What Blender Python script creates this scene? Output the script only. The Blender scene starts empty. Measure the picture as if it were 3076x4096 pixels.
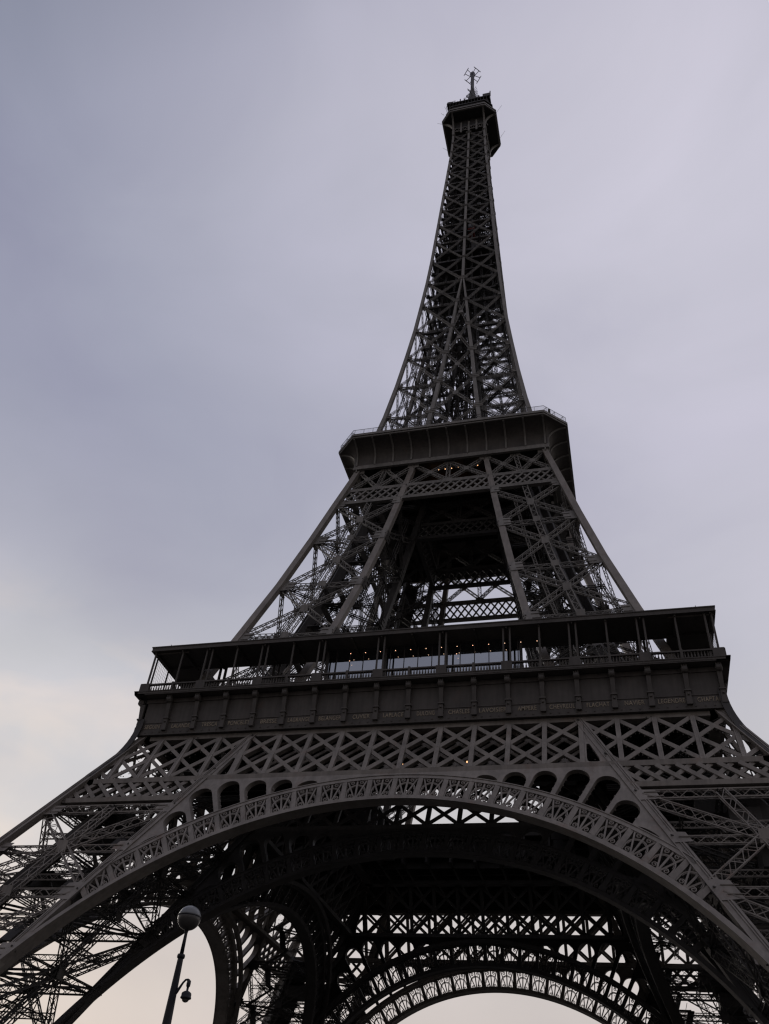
import bpy, math, random
import numpy as np
from mathutils import Matrix, Vector
random.seed(7)
S = bpy.context.scene
C = S.collection
PI = math.pi
R = math.radians

# ------------------------------------------------------------------ camera
cd = bpy.data.cameras.new('camera')
cam = bpy.data.objects.new('camera', cd)
C.objects.link(cam)
CX, CY, CZ, YAW, PIT, ROL, FPX = (21.7516582, -118.817963, 2.49609083,
                                  -0.309337376, 0.722738653, 0.101310706, 3360.07358)
fw = Vector((math.sin(YAW) * math.cos(PIT), math.cos(YAW) * math.cos(PIT), math.sin(PIT)))
rt = Vector((math.cos(YAW), -math.sin(YAW), 0))
up = rt.cross(fw)
r2 = math.cos(ROL) * rt + math.sin(ROL) * up
u2 = -math.sin(ROL) * rt + math.cos(ROL) * up
cam.matrix_world = Matrix(((r2.x, u2.x, -fw.x, CX), (r2.y, u2.y, -fw.y, CY), (r2.z, u2.z, -fw.z, CZ), (0, 0, 0, 1)))
cd.sensor_fit = 'VERTICAL'
cd.sensor_height = 36.0
cd.lens = FPX / 4096.0 * 36.0
cd.clip_start = 0.1
cd.clip_end = 20000
S.camera = cam

# ------------------------------------------------------------------ sky and sun (overcast evening)
SUN_EL, SUN_AZ = R(14), R(318)          # low, behind the tower to the left
w = bpy.data.worlds.new('World')
S.world = w
w.use_nodes = True
nt = w.node_tree
nt.nodes.clear()


def N(t, typ, **kw):
    n = t.nodes.new(typ)
    for k, v in kw.items():
        setattr(n, k, v)
    return n


def math_node(t, op, a, b=None, c=None):
    n = N(t, 'ShaderNodeMath', operation=op)
    for i, v in enumerate((a, b, c)):
        if v is None:
            continue
        if hasattr(v, 'is_output'):
            t.links.new(v, n.inputs[i])
        else:
            n.inputs[i].default_value = v
    return n.outputs[0]


def ramp(t, fac, stops, interp='LINEAR'):
    n = N(t, 'ShaderNodeValToRGB')
    n.color_ramp.interpolation = interp
    e = n.color_ramp.elements
    while len(e) > 1:
        e.remove(e[-1])
    e[0].position, e[0].color = stops[0][0], (*stops[0][1], 1)
    for p, c in stops[1:]:
        k = e.new(p)
        k.color = (*c, 1)
    t.links.new(fac, n.inputs[0])
    return n.outputs[0]


def mixc(t, blend, fac, a, b):
    n = N(t, 'ShaderNodeMix', data_type='RGBA', blend_type=blend)
    for s, v in ((n.inputs['Factor'], fac), (n.inputs['A'] if False else n.inputs[6], a), (n.inputs[7], b)):
        if hasattr(v, 'is_output'):
            t.links.new(v, s)
        else:
            s.default_value = v if not isinstance(v, tuple) else (*v, 1)
    return n.outputs[2]


def srgb(r, g, b):
    f = lambda c: (c / 255 / 12.92) if c / 255 <= 0.04045 else ((c / 255 + 0.055) / 1.055) ** 2.4
    return (f(r), f(g), f(b))


tc = N(nt, 'ShaderNodeTexCoord')
sep = N(nt, 'ShaderNodeSeparateXYZ')
nt.links.new(tc.outputs['Generated'], sep.inputs[0])
X, Y, Z = sep.outputs
elev = ramp(nt, Z, [(0.0, srgb(206, 194, 188)), (0.22, srgb(207, 199, 196)), (0.36, srgb(205, 202, 203)), (0.52, srgb(189, 189, 200)),
                    (0.70, srgb(182, 182, 197)), (0.86, srgb(187, 187, 201)), (1.0, srgb(192, 191, 205))])
# brighter band of cloud on the right of the tower, greyer bank on the left
dirn = math_node(nt, 'ADD', math_node(nt, 'MULTIPLY', X, 0.92), math_node(nt, 'MULTIPLY', Z, 0.25))
side = ramp(nt, math_node(nt, 'ADD', math_node(nt, 'MULTIPLY', dirn, 0.6), 0.5),
            [(0.0, (0.6,) * 3), (0.25, (0.70, 0.73, 0.79)), (0.31, (0.725, 0.745, 0.815)), (0.36, (0.785, 0.81, 0.86)), (0.44, (0.89, 0.90, 0.93)), (0.56, (1.05, 1.04, 1.045)), (0.70, (1.19, 1.165, 1.15)), (1.0, (1.2, 1.18, 1.16))])
mp = N(nt, 'ShaderNodeMapping')
mp.inputs['Scale'].default_value = (1.0, 1.0, 1.9)
nt.links.new(tc.outputs['Generated'], mp.inputs[0])
no = N(nt, 'ShaderNodeTexNoise')
no.inputs['Scale'].default_value = 2.9
no.inputs['Detail'].default_value = 8
no.inputs['Roughness'].default_value = 0.5
no.inputs['Distortion'].default_value = 0.5
nt.links.new(mp.outputs[0], no.inputs['Vector'])
cl = ramp(nt, no.outputs['Fac'], [(0.3, (0.905, 0.905, 0.93)), (0.5, (1, 1, 1)), (0.7, (1.075, 1.065, 1.07))])
no2 = N(nt, 'ShaderNodeTexNoise')
no2.inputs['Scale'].default_value = 5.5
no2.inputs['Detail'].default_value = 6
no2.inputs['Roughness'].default_value = 0.5
no2.inputs['Distortion'].default_value = 0.3
nt.links.new(mp.outputs[0], no2.inputs['Vector'])
patch = ramp(nt, no2.outputs['Fac'], [(0.46, srgb(200, 201, 207)), (0.64, srgb(219, 211, 208))])
band = ramp(nt, Z, [(0.22, (0, 0, 0)), (0.34, (0.85,) * 3), (0.46, (0.9,) * 3), (0.56, (0, 0, 0))])
band = mixc(nt, 'MULTIPLY', 1.0, band, ramp(nt, math_node(nt, 'MULTIPLY', X, -1.0), [(0.15, (0, 0, 0)), (0.42, (1, 1, 1))]))
elev = mixc(nt, 'MIX', band, elev, patch)
low = ramp(nt, Z, [(0.0, (1, 1, 1)), (0.4, (0.95,) * 3), (0.55, (0.4, 0.4, 0.4)), (0.68, (0.0, 0.0, 0.0))])
sidem = mixc(nt, 'MIX', low, side, (1.0, 1.0, 1.0))
cloud = mixc(nt, 'MULTIPLY', 1.0, mixc(nt, 'MULTIPLY', 1.0, elev, sidem), cl)
# dome behind the camera dimmed to darken the inner ironwork; vignette painted in overhead
back = ramp(nt, math_node(nt, 'ADD', math_node(nt, 'MULTIPLY', Y, 0.5), 0.5), [(0.0, (0.62, 0.61, 0.62)), (0.5, (0.74, 0.74, 0.75)), (0.575, (0.66, 0.685, 0.72)), (0.635, (0.90, 0.905, 0.925)), (0.675, (0.97, 0.97, 0.975)), (0.75, (1, 1, 1))])
cloud = mixc(nt, 'MULTIPLY', 1.0, cloud, back)
lowback = ramp(nt, math_node(nt, 'SUBTRACT', Z, math_node(nt, 'MULTIPLY', Y, 1.2)), [(0.0, (1, 1, 1)), (1.0, (0.75, 0.74, 0.74))])
lowback = mixc(nt, 'MIX', ramp(nt, Z, [(0.25, (0, 0, 0)), (0.6, (1, 1, 1))]), lowback, (1.0, 1.0, 1.0))
cloud = mixc(nt, 'MULTIPLY', 1.0, cloud, lowback)
sky = N(nt, 'ShaderNodeTexSky', sky_type='NISHITA')
sky.sun_disc = False
sky.sun_elevation = SUN_EL
sky.sun_rotation = SUN_AZ
sky.dust_density = 3
skys = mixc(nt, 'MULTIPLY', 1.0, sky.outputs[0], (0.06, 0.06, 0.06))
final = mixc(nt, 'MIX', 0.04, cloud, skys)
bg = N(nt, 'ShaderNodeBackground')
bg.inputs['Strength'].default_value = 1.0
nt.links.new(final, bg.inputs['Color'])
wo = N(nt, 'ShaderNodeOutputWorld')
nt.links.new(bg.outputs[0], wo.inputs[0])

sl = bpy.data.lights.new('sun', 'SUN')
sl.energy = 0.5
sl.angle = R(20)
sl.color = (1.0, 0.93, 0.86)
so = bpy.data.objects.new('sun', sl)
C.objects.link(so)
sd = Vector((math.sin(SUN_AZ) * math.cos(SUN_EL), math.cos(SUN_AZ) * math.cos(SUN_EL), math.sin(SUN_EL)))
so.rotation_euler = (-sd).to_track_quat('-Z', 'Y').to_euler()

S.view_settings.view_transform = 'Standard'
S.view_settings.look = 'None'
S.view_settings.exposure = 0.0
S.view_settings.gamma = 1.0
S.cycles.use_denoising = True
S.cycles.max_bounces = 6
S.cycles.diffuse_bounces = 3
S.cycles.transparent_max_bounces = 8
S.cycles.filter_width = 1.3


# ------------------------------------------------------------------ materials
def paint(name, base, rust=0.0, rough=0.62, scale=0.35):
    m = bpy.data.materials.new(name)
    m.use_nodes = True
    t = m.node_tree
    b = t.nodes['Principled BSDF']
    co = N(t, 'ShaderNodeTexCoord')
    n1 = N(t, 'ShaderNodeTexNoise')
    n1.inputs['Scale'].default_value = scale
    n1.inputs['Detail'].default_value = 6
    n1.inputs['Roughness'].default_value = 0.62
    t.links.new(co.outputs['Object'], n1.inputs['Vector'])
    mpn = N(t, 'ShaderNodeMapping')
    mpn.inputs['Scale'].default_value = (1.6, 1.6, 0.16)
    t.links.new(co.outputs['Object'], mpn.inputs[0])
    n2 = N(t, 'ShaderNodeTexNoise')
    n2.inputs['Scale'].default_value = 1.5
    n2.inputs['Detail'].default_value = 4
    t.links.new(mpn.outputs[0], n2.inputs['Vector'])
    a = ramp(t, n1.outputs['Fac'], [(0.3, tuple(c * 0.74 for c in base)), (0.52, base), (0.72, tuple(min(1, c * 1.22) for c in base))])
    s = ramp(t, n2.outputs['Fac'], [(0.35, (0.86, 0.86, 0.86)), (0.6, (1.05, 1.05, 1.05))])
    col = mixc(t, 'MULTIPLY', 1.0, a, s)
    if rust:
        n3 = N(t, 'ShaderNodeTexNoise')
        n3.inputs['Scale'].default_value = 0.42
        n3.inputs['Detail'].default_value = 7
        n3.inputs['Roughness'].default_value = 0.7
        t.links.new(co.outputs['Object'], n3.inputs['Vector'])
        f = ramp(t, n3.outputs['Fac'], [(0.57, (0, 0, 0)), (0.72, (rust,) * 3)])
        col = mixc(t, 'MIX', f, col, (0.17, 0.085, 0.05))
    t.links.new(col, b.inputs['Base Color'])
    b.inputs['Roughness'].default_value = rough
    b.inputs['Specular IOR Level'].default_value = 0.35
    return m


def plain(name, base, rough=0.6, metal=0.0):
    m = paint(name, base, 0, rough, 2.0)
    m.node_tree.nodes['Principled BSDF'].inputs['Metallic'].default_value = metal
    return m


def glow(name, col, s):
    m = bpy.data.materials.new(name)
    m.use_nodes = True
    b = m.node_tree.nodes['Principled BSDF']
    b.inputs['Base Color'].default_value = (*col, 1)
    b.inputs['Emission Color'].default_value = (*col, 1)
    b.inputs['Emission Strength'].default_value = s
    return m


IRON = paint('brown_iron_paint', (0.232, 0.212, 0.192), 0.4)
IRON2 = paint('iron_paint_shaded', (0.054, 0.051, 0.049), 0.0)  # copy of the iron paint with interior shade darkened into its colour
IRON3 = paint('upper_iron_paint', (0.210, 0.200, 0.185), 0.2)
DARK = paint('iron_paint_deep_shade', (0.035, 0.033, 0.032), 0.0)  # deeper shade put into the colour, for undersides and recesses
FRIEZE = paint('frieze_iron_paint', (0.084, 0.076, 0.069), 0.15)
GOLD = plain('gilded_letter', (0.31, 0.26, 0.19), 0.5)
STONE = paint('pier_masonry', (0.36, 0.32, 0.27), 0.0, 0.85, 0.8)
GRAVEL = paint('dark_gravel', (0.060, 0.056, 0.050), 0.0, 0.95, 1.5)  # out of view; darkened to cut light bounced onto the ironwork
STEEL = plain('mast_steel', (0.15, 0.15, 0.17), 0.5, 0.2)
RED = plain('red_cabin_paint', (0.28, 0.035, 0.02), 0.5)
BULB = glow('warm_bulb', (1.0, 0.62, 0.40), 1.7)
BULBO = glow('orange_bulb', (1.0, 0.54, 0.26), 1.7)
LENS = plain('sparkle_bulb_glass', (0.30, 0.28, 0.26), 0.2)
WOODW = plain('warm_ceiling_panel', (0.12, 0.06, 0.03), 0.7)
POLE = plain('lamp_post_paint', (0.010, 0.010, 0.016), 0.55)
GLOBET = plain('globe_upper_shell', (0.17, 0.18, 0.19), 0.3)
GLOBEB = plain('globe_lower_shell', (0.06, 0.058, 0.055), 0.28)
GLASS = bpy.data.materials.new('tinted_glass')
GLASS.use_nodes = True
_t = GLASS.node_tree
_t.nodes.clear()
_tr = N(_t, 'ShaderNodeBsdfTransparent')
_tr.inputs[0].default_value = (0.10, 0.11, 0.12, 1)
_gl = N(_t, 'ShaderNodeBsdfGlossy')
_gl.inputs['Color'].default_value = (0.86, 0.92, 1.0, 1)
_gl.inputs['Roughness'].default_value = 0.015
_mx = N(_t, 'ShaderNodeMixShader')
_mx.inputs[0].default_value = 0.52
_o = N(_t, 'ShaderNodeOutputMaterial')
_t.links.new(_tr.outputs[0], _mx.inputs[1])
_t.links.new(_gl.outputs[0], _mx.inputs[2])
_t.links.new(_mx.outputs[0], _o.inputs[0])


# ------------------------------------------------------------------ mesh builder
class MB:
    """collects bars, boxes and sheets, then links them as one mesh object"""

    def __init__(self):
        self.v, self.f, self.n = [], [], 0
        self.bp0, self.bp1, self.bw, self.bd, self.bn = [], [], [], [], []

    def bar(self, p0, p1, w, d, n):
        if abs(p0[0] - p1[0]) + abs(p0[1] - p1[1]) + abs(p0[2] - p1[2]) < 1e-5:
            return
        self.bp0.append(p0); self.bp1.append(p1); self.bw.append(w); self.bd.append(d); self.bn.append(n)

    def path(self, pts, w, d, n):
        for a, b in zip(pts[:-1], pts[1:]):
            self.bar(a, b, w, d, n)

    def add(self, verts, faces):
        self.v.extend([tuple(map(float, p)) for p in verts])
        self.f.extend([tuple(i + self.n for i in q) for q in faces])
        self.n += len(verts)

    def box(self, x0, x1, y0, y1, z0, z1):
        self.add([(x0, y0, z0), (x1, y0, z0), (x1, y1, z0), (x0, y1, z0), (x0, y0, z1), (x1, y0, z1), (x1, y1, z1), (x0, y1, z1)],
                 [(3, 2, 1, 0), (4, 5, 6, 7), (0, 1, 5, 4), (1, 2, 6, 5), (2, 3, 7, 6), (3, 0, 4, 7)])

    def prism(self, rings, caps=True):
        k = len(rings[0])
        vs = [p for r in rings for p in r]
        fs = []
        for i in range(len(rings) - 1):
            for j in range(k):
                a, b = i * k + j, i * k + (j + 1) % k
                fs.append((a, b, b + k, a + k))
        if caps:
            fs.append(tuple(reversed(range(k))))
            fs.append(tuple(range((len(rings) - 1) * k, len(rings) * k)))
        self.add(vs, fs)

    def lathe(self, c, prof, seg=16, axis='z'):
        rings = []
        for r, h in prof:
            ring = []
            for j in range(seg):
                a = 2 * PI * j / seg
                u, v = r * math.cos(a), r * math.sin(a)
                ring.append((c[0] + u, c[1] + v, c[2] + h) if axis == 'z' else (c[0] + h, c[1] + u, c[2] + v))
            rings.append(ring)
        self.prism(rings)

    def build(self, name, mat, parent=None, smooth=False):
        V = [np.array(self.v, float).reshape(-1, 3)]
        nv = len(self.v)
        F = list(self.f)
        q = None
        if self.bp0:
            p0, p1 = np.array(self.bp0, float), np.array(self.bp1, float)
            n = np.array(self.bn, float)
            a = p1 - p0
            a /= np.linalg.norm(a, axis=1, keepdims=True) + 1e-12
            s = np.cross(a, n)
            bad = np.linalg.norm(s, axis=1) < 1e-6
            s[bad] = np.cross(a[bad], np.array([0.3, 0.5, 0.81]))
            s /= np.linalg.norm(s, axis=1, keepdims=True)
            m = np.cross(s, a)
            s *= np.array(self.bw, float)[:, None] / 2
            m *= np.array(self.bd, float)[:, None] / 2
            vv = np.stack([p0 - s - m, p0 + s - m, p0 + s + m, p0 - s + m, p1 - s - m, p1 + s - m, p1 + s + m, p1 - s + m], 1)
            k = len(p0)
            V.append(vv.reshape(-1, 3))
            base = nv + 8 * np.arange(k)[:, None, None]
            q = base + np.array([[0, 3, 2, 1], [4, 5, 6, 7], [0, 1, 5, 4], [1, 2, 6, 5], [2, 3, 7, 6], [3, 0, 4, 7]])[None]
            q = q.reshape(-1, 4)
        V = np.concatenate(V)
        me = bpy.data.meshes.new(name)
        loops = [i for f in F for i in f]
        starts, c = [], 0
        for f in F:
            starts.append(c)
            c += len(f)
        starts = np.array(starts, np.int32)
        loops = np.array(loops, np.int32)
        if q is not None:
            starts = np.concatenate([starts, c + 4 * np.arange(len(q), dtype=np.int32)]).astype(np.int32)
            loops = np.concatenate([loops, q.ravel().astype(np.int32)]).astype(np.int32)
        me.vertices.add(len(V))
        me.vertices.foreach_set('co', V.ravel())
        me.loops.add(len(loops))
        me.loops.foreach_set('vertex_index', loops)
        me.polygons.add(len(starts))
        me.polygons.foreach_set('loop_start', starts)
        me.update(calc_edges=True)
        me.validate()
        me.materials.append(mat)
        me.polygons.foreach_set('use_smooth', [bool(smooth)] * len(me.polygons))
        o = bpy.data.objects.new(name, me)
        C.objects.link(o)
        if parent:
            o.parent = parent
        return o


def empty(name, label, cat, loc=(0, 0, 0), group=None):
    o = bpy.data.objects.new(name, None)
    C.objects.link(o)
    o.location = loc
    o['label'], o['category'] = label, cat
    if group:
        o['group'] = group
    return o


def dup(o, parent, k, children=True):
    """copy of a part turned by k quarter turns about the tower axis, with its own pieces"""
    c = o.copy()
    C.objects.link(c)
    c.parent = parent
    c.rotation_euler = (0, 0, k * PI / 2)
    if children:
        for ch in list(o.children):
            d = ch.copy()
            C.objects.link(d)
            d.parent = c
    return c


def quarters(o, parent, ks=(1, 2, 3)):
    return [dup(o, parent, k) for k in ks]


V3 = lambda *a: np.array(a, float)


def girder(mb, p0, p1, n, w, d, c=0.11, l=0.07, pitch=None, sides=True):
    """box girder of four angle chords with zigzag lacing"""
    p0, p1, n = V3(*p0), V3(*p1), V3(*n)
    a = p1 - p0
    L = np.linalg.norm(a)
    a /= L
    s = np.cross(a, n)
    s /= np.linalg.norm(s)
    m = np.cross(s, a)
    for i in (-1, 1):
        for j in (-1, 1):
            o = s * (i * (w - c) / 2) + m * (j * (d - c) / 2)
            mb.bar(p0 + o, p1 + o, c, c, m)
    pitch = pitch or w
    k = max(2, int(round(L / pitch)))
    for j in (-1, 1):
        o = m * (j * (d / 2 - 0.02))
        for i in range(k):
            sg = 1 if (i + (j > 0)) % 2 else -1
            mb.bar(p0 + a * (L * i / k) + s * (sg * (w - c) / 2) + o, p0 + a * (L * (i + 1) / k) - s * (sg * (w - c) / 2) + o, l, 0.03, m)
    if sides:
        for j in (-1, 1):
            o = s * (j * (w / 2 - 0.02))
            for i in range(k):
                sg = 1 if (i + (j > 0)) % 2 else -1
                mb.bar(p0 + a * (L * i / k) + m * (sg * (d - c) / 2) + o, p0 + a * (L * (i + 1) / k) - m * (sg * (d - c) / 2) + o, l, 0.03, s)


# ------------------------------------------------------------------ tower profile (half widths of the outer and inner rafters)
HZ = [(0, 58.15), (49.5, 32.81), (55, 30.6), (66, 27.4), (77.3, 23.75), (88.45, 20.85), (97.6, 18.85), (101.5, 17.96), (107.5, 16.69),
      (115, 15.3), (124.8, 13.82), (135.24, 12.5), (145.76, 11.37), (156.34, 10.32), (166.96, 9.5), (177.15, 8.76), (187.17, 8.18),
      (205.7, 7.34), (222.5, 6.59), (237.4, 5.91), (250.5, 5.32), (256.5, 5.16), (265.2, 5.0), (300, 4.5)]
IZ = [(0, 41.1), (47.7, 18.45), (49.5, 17.6), (55, 16.0), (66, 12.95), (73, 11.55), (82, 9.93), (92.8, 8.15), (100, 7.05), (105, 6.33), (107.5, 6.0),
      (115, 5.1), (124.8, 4.1), (135.24, 3.2), (145.76, 2.45), (156.34, 1.5), (166.96, 0.82), (177.15, 0.0), (187.17, 0.0), (300, 0.0)]
EZ = [(0, 0.55), (42, 0.5), (49, 0.25), (55, 0.4), (66, 0.3), (72, 0.7), (90, 0.8), (98, 0.6), (107, 0.35), (115, 0.22), (125, 0.2), (180, 0.15), (265, 0.0)]
_hz, _iz = np.array(HZ), np.array(IZ)
h = lambda z: float(np.interp(z, _hz[:, 0], _hz[:, 1]))
ii = lambda z: float(np.interp(z, _iz[:, 0], _iz[:, 1]))
rw = lambda z: float(np.interp(z, [0, 50, 66, 100, 107, 130, 180, 265], [0.95, 0.92, 1.0, 0.98, 0.88, 0.72, 0.62, 0.58]))
ez = lambda z: float(np.interp(z, [p[0] for p in EZ], [p[1] for p in EZ]))     # the corner rafters stand a little proud of the faces

LAB = 'tall brown lattice iron tower with two wide galleries and a slim mast'
T = empty('lattice_tower', LAB, 'tower')


# leg faces: 0 front outer (y=-h), 1 side outer (x=h), 2 back inner (y=-i), 3 side inner (x=i); built for the quarter x>0, y<0
def fp(face, u, z, off=0.0):
    a, b = ii(z) + rw(z) * 0.5, h(z) - rw(z) * 0.5
    t = a + (b - a) * u
    if face == 0:
        return V3(t, -h(z) + 0.3 + off, z)
    if face == 1:
        return V3(h(z) - 0.3 - off, -t, z)
    if face == 2:
        return V3(t, -ii(z) - 0.3 - off, z)
    return V3(ii(z) + 0.3 + off, -t, z)


FN = [V3(0, -1, 0), V3(1, 0, 0), V3(0, 1, 0), V3(-1, 0, 0)]


def rafter_box(xi, yi, z, wf):
    nar = float(np.interp(z, [160, 177], [1.0, 0.5]))
    wx = rw(z) * wf * (1 if xi else nar)
    wy = rw(z) * wf * (1 if yi else nar)
    e = ez(z) if xi and yi else 0.0
    return (h(z) + e - wx if xi else ii(z)), (h(z) + e - wy if yi else ii(z)), wx, wy


def rafter(mb, xi, yi, zs, ridge=True, wf=1.0):
    """square box rafter following the leg; xi, yi say which leg corner (0 inner, 1 outer)"""
    rings = []
    for z in zs:
        cx, cy, wx, wy = rafter_box(xi, yi, z, wf)
        rings.append([(cx, -cy, z), (cx, -(cy + wy), z), (cx + wx, -(cy + wy), z), (cx + wx, -cy, z)])
    mb.prism(rings)
    if ridge:                      # riveted cover strips along the plate edges
        for e0, e1 in ((0.0, 0.13), (0.60, 0.70), (0.84, 1.0)):
            for f in (0, 1):
                rings = []
                for z in zs:
                    cx, cy, wx, wy = rafter_box(xi, yi, z, wf)
                    if f == 0:
                        ya = cy + wy + 0.005
                        rings.append([(cx + wx * e0, -ya, z), (cx + wx * e0, -(ya + 0.10), z), (cx + wx * e1, -(ya + 0.10), z), (cx + wx * e1, -ya, z)])
                    else:
                        xa = cx + wx + 0.005
                        rings.append([(xa, -(cy + wy * e0), z), (xa, -(cy + wy * e1), z), (xa + 0.10, -(cy + wy * e1), z), (xa + 0.10, -(cy + wy * e0), z)])
                mb.prism(rings)


def gusset(mb, face, u, z, du, dz, off=-0.34, th=0.06, fins=0):
    """plate at a node of a leg face; fins are the little horizontal ribs"""
    w0 = (h(z) - ii(z))
    a, b = fp(face, u - du / w0, z, off), fp(face, u + du / w0, z, off)
    n = FN[face]
    up_ = fp(face, u, z + 0.5, off) - fp(face, u, z - 0.5, off)
    up_ /= np.linalg.norm(up_)
    mb.bar(a, b, dz, th, n)
    for k in range(fins):
        o = up_ * ((k - (fins - 1) / 2) * dz / (fins + 0.2))
        mb.bar(a + o + n * 0.06, b + o + n * 0.06, 0.07, 0.16, n)


def edge_gusset(mb, face, side, z, L, dz, fins=2, th=0.06):
    """node plate reaching from a rafter into the panel"""
    w0 = h(z) - ii(z) - rw(z)
    e = rw(z) * 0.5 / w0
    ua, ub = (1 + e * 0.8, 1 + e - L / w0) if side else (-e * 0.8, -e + L / w0)
    n = FN[face]
    q = [fp(face, ua, z - dz / 2, -0.34), fp(face, ub, z - dz * 0.42, -0.34), fp(face, ub, z + dz * 0.42, -0.34), fp(face, ua, z + dz / 2, -0.34)]
    mb.prism([[tuple(p) for p in q], [tuple(p + n * th) for p in q]])
    for k in range(fins):
        zz = z + (k - (fins - 1) / 2) * dz * 0.42
        a, b = fp(face, ua, zz, -0.42), fp(face, ub, zz, -0.42)
        mb.bar(a + (b - a) * 0.45, b + (b - a) / np.linalg.norm(b - a) * 0.35, 0.07, 0.16, n)


def xpanel(mb, face, z0, z1, w=0.95, d=0.55, mid_h=True, vert=True, lac=True, c=0.105, pitch=None, ends=(True, False), gus=True):
    zc = (z0 + z1) / 2
    n = FN[face]
    g = lambda p, q, ww, dd, off=0: girder(mb, p, q, n, ww, dd, c, 0.075, pitch or ww * 0.95, lac)
    mg = 0.55
    g(fp(face, 0.0, z0 + mg), fp(face, 1.0, z1 - mg), w, d)
    g(fp(face, 1.0, z0 + mg, d * 0.0), fp(face, 0.0, z1 - mg), w, d)
    if vert:
        g(fp(face, 0.5, z0), fp(face, 0.5, z1), w, d * 1.1)
    if mid_h:
        girder(mb, fp(face, 0.0, zc, 0.5), fp(face, 1.0, zc, 0.5), n, w * 0.8, d, c, 0.07, w, lac)
    if ends[0]:
        girder(mb, fp(face, 0.0, z0, 0.4), fp(face, 1.0, z0, 0.4), n, w * 0.9, d, c, 0.07, w, lac)
    if gus:
        gusset(mb, face, 0.5, zc, 0.62, 1.25)
        if ends[0]:
            gusset(mb, face, 0.5, z0, 0.6, 1.0)
            for u in (0, 1):
                edge_gusset(mb, face, u, z0, 2.0, 2.0)


def clipx(mb, fy, xa, xb, z0, z1, x0, slope, w, d, n, off=0.0):
    """flat lattice bar x = x0 + slope (z - z0) in a leaning face, kept between the boundaries xa(z), xb(z)"""
    zz = np.linspace(z0, z1, 60)
    ok = [z for z in zz if xa(z) <= x0 + slope * (z - z0) <= xb(z)]
    if len(ok) < 3:
        return
    a, b = ok[0], ok[-1]
    mb.bar(V3(x0 + slope * (a - z0), fy(a) + off, a), V3(x0 + slope * (b - z0), fy(b) + off, b), w, d, n)


# ------------------------------------------------------------------ the four legs, ground to first floor
LOW = [1.0, 14.6, 26.4, 36.9]
def leg_point(z, a, b):
    x = ii(z) + (h(z) - ii(z)) * a
    y = ii(z) + (h(z) - ii(z)) * b
    return V3(x, -y, z)


def lift_track(m, z0, z1, n_, c=0.47):
    """inclined lift track: two plate girders joined by a trough floor and cross ties"""
    zs = np.linspace(z0, z1, n_)
    up_ = V3(1, -1, 1.0) / math.sqrt(3)
    for a, b in zip(zs[:-1], zs[1:]):
        for sa, sb in ((c - 0.07, c + 0.07), (c + 0.07, c - 0.07)):
            m.bar(leg_point(a, sa, sb), leg_point(b, sa, sb), 0.5, 1.5, up_)
        m.bar(leg_point(a, c, c) - up_ * 0.5, leg_point(b, c, c) - up_ * 0.5, 2.9, 0.2, up_)
        for k in np.linspace(a, b, 6)[:-1]:
            m.bar(leg_point(k, c - 0.11, c + 0.11) - up_ * 0.75, leg_point(k, c + 0.11, c - 0.11) - up_ * 0.75, 0.22, 0.22, up_)


def plan_frames(m, zs, w=0.6):
    for z in zs:
        for p, q in (((0, 0), (1, 1)), ((0, 1), (1, 0)), ((0, 0.5), (1, 0.5)), ((0.5, 0), (0.5, 1))):
            girder(m, leg_point(z, *p), leg_point(z, *q), (0, 0, 1), w, 0.5, 0.1, 0.06, 0.9, False)


m = MB()
plan_frames(m, [14.6, 20.5, 26.4, 31.6, 36.9, 42, 47.3])
leg0 = m.build('leg', IRON2, T)
for (xi, yi) in ((0, 0), (0, 1), (1, 0), (1, 1)):      # masonry shoes
    m = MB()
    cx = (h(1) if xi else ii(1)) - (0.45 if xi else -0.45)
    cy = (h(1) if yi else ii(1)) - (0.45 if yi else -0.45)
    m.prism([[(cx + s * a, -cy + t * a, z) for s, t in ((-1, -1), (1, -1), (1, 1), (-1, 1))] for a, z in ((3.2, 0.6), (3.2, 1.6), (2.4, 3.2), (1.4, 4.0))])
    m.build('masonry_pier', STONE, leg0)
for xi, yi in ((0, 0), (0, 1), (1, 0), (1, 1)):
    m = MB()
    rafter(m, xi, yi, [1.0, 26, 49.5])
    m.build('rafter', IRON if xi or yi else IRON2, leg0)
for f in range(4):
    m = MB()
    for a, b in zip(LOW[:-1], LOW[1:]):
        xpanel(m, f, a, b, 0.95, 0.5, lac=True, c=0.10)
    girder(m, fp(f, 0, 36.9, 0.4), fp(f, 1, 36.9, 0.4), FN[f], 0.9, 0.6, 0.13, 0.07, 0.9)
    for u in (0, 1):
        edge_gusset(m, f, u, 36.6, 2.1, 1.3)
        for a, b in zip(LOW[:-1], LOW[1:]):
            edge_gusset(m, f, u, (a + b) / 2, 1.7, 1.2, 1)
    if True:
        for a, b in zip(LOW[:-1], LOW[1:]):      # lighter secondary frame behind the face
            for q in (a + (b - a) * 0.25, a + (b - a) * 0.75):
                girder(m, fp(f, 0.02, q, 2.4), fp(f, 0.98, q, 2.4), FN[f], 0.6, 0.3, 0.065, 0.045, 0.6, False)
    m.build('bracing', IRON if f in (0, 1) else IRON2, leg0)


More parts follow.
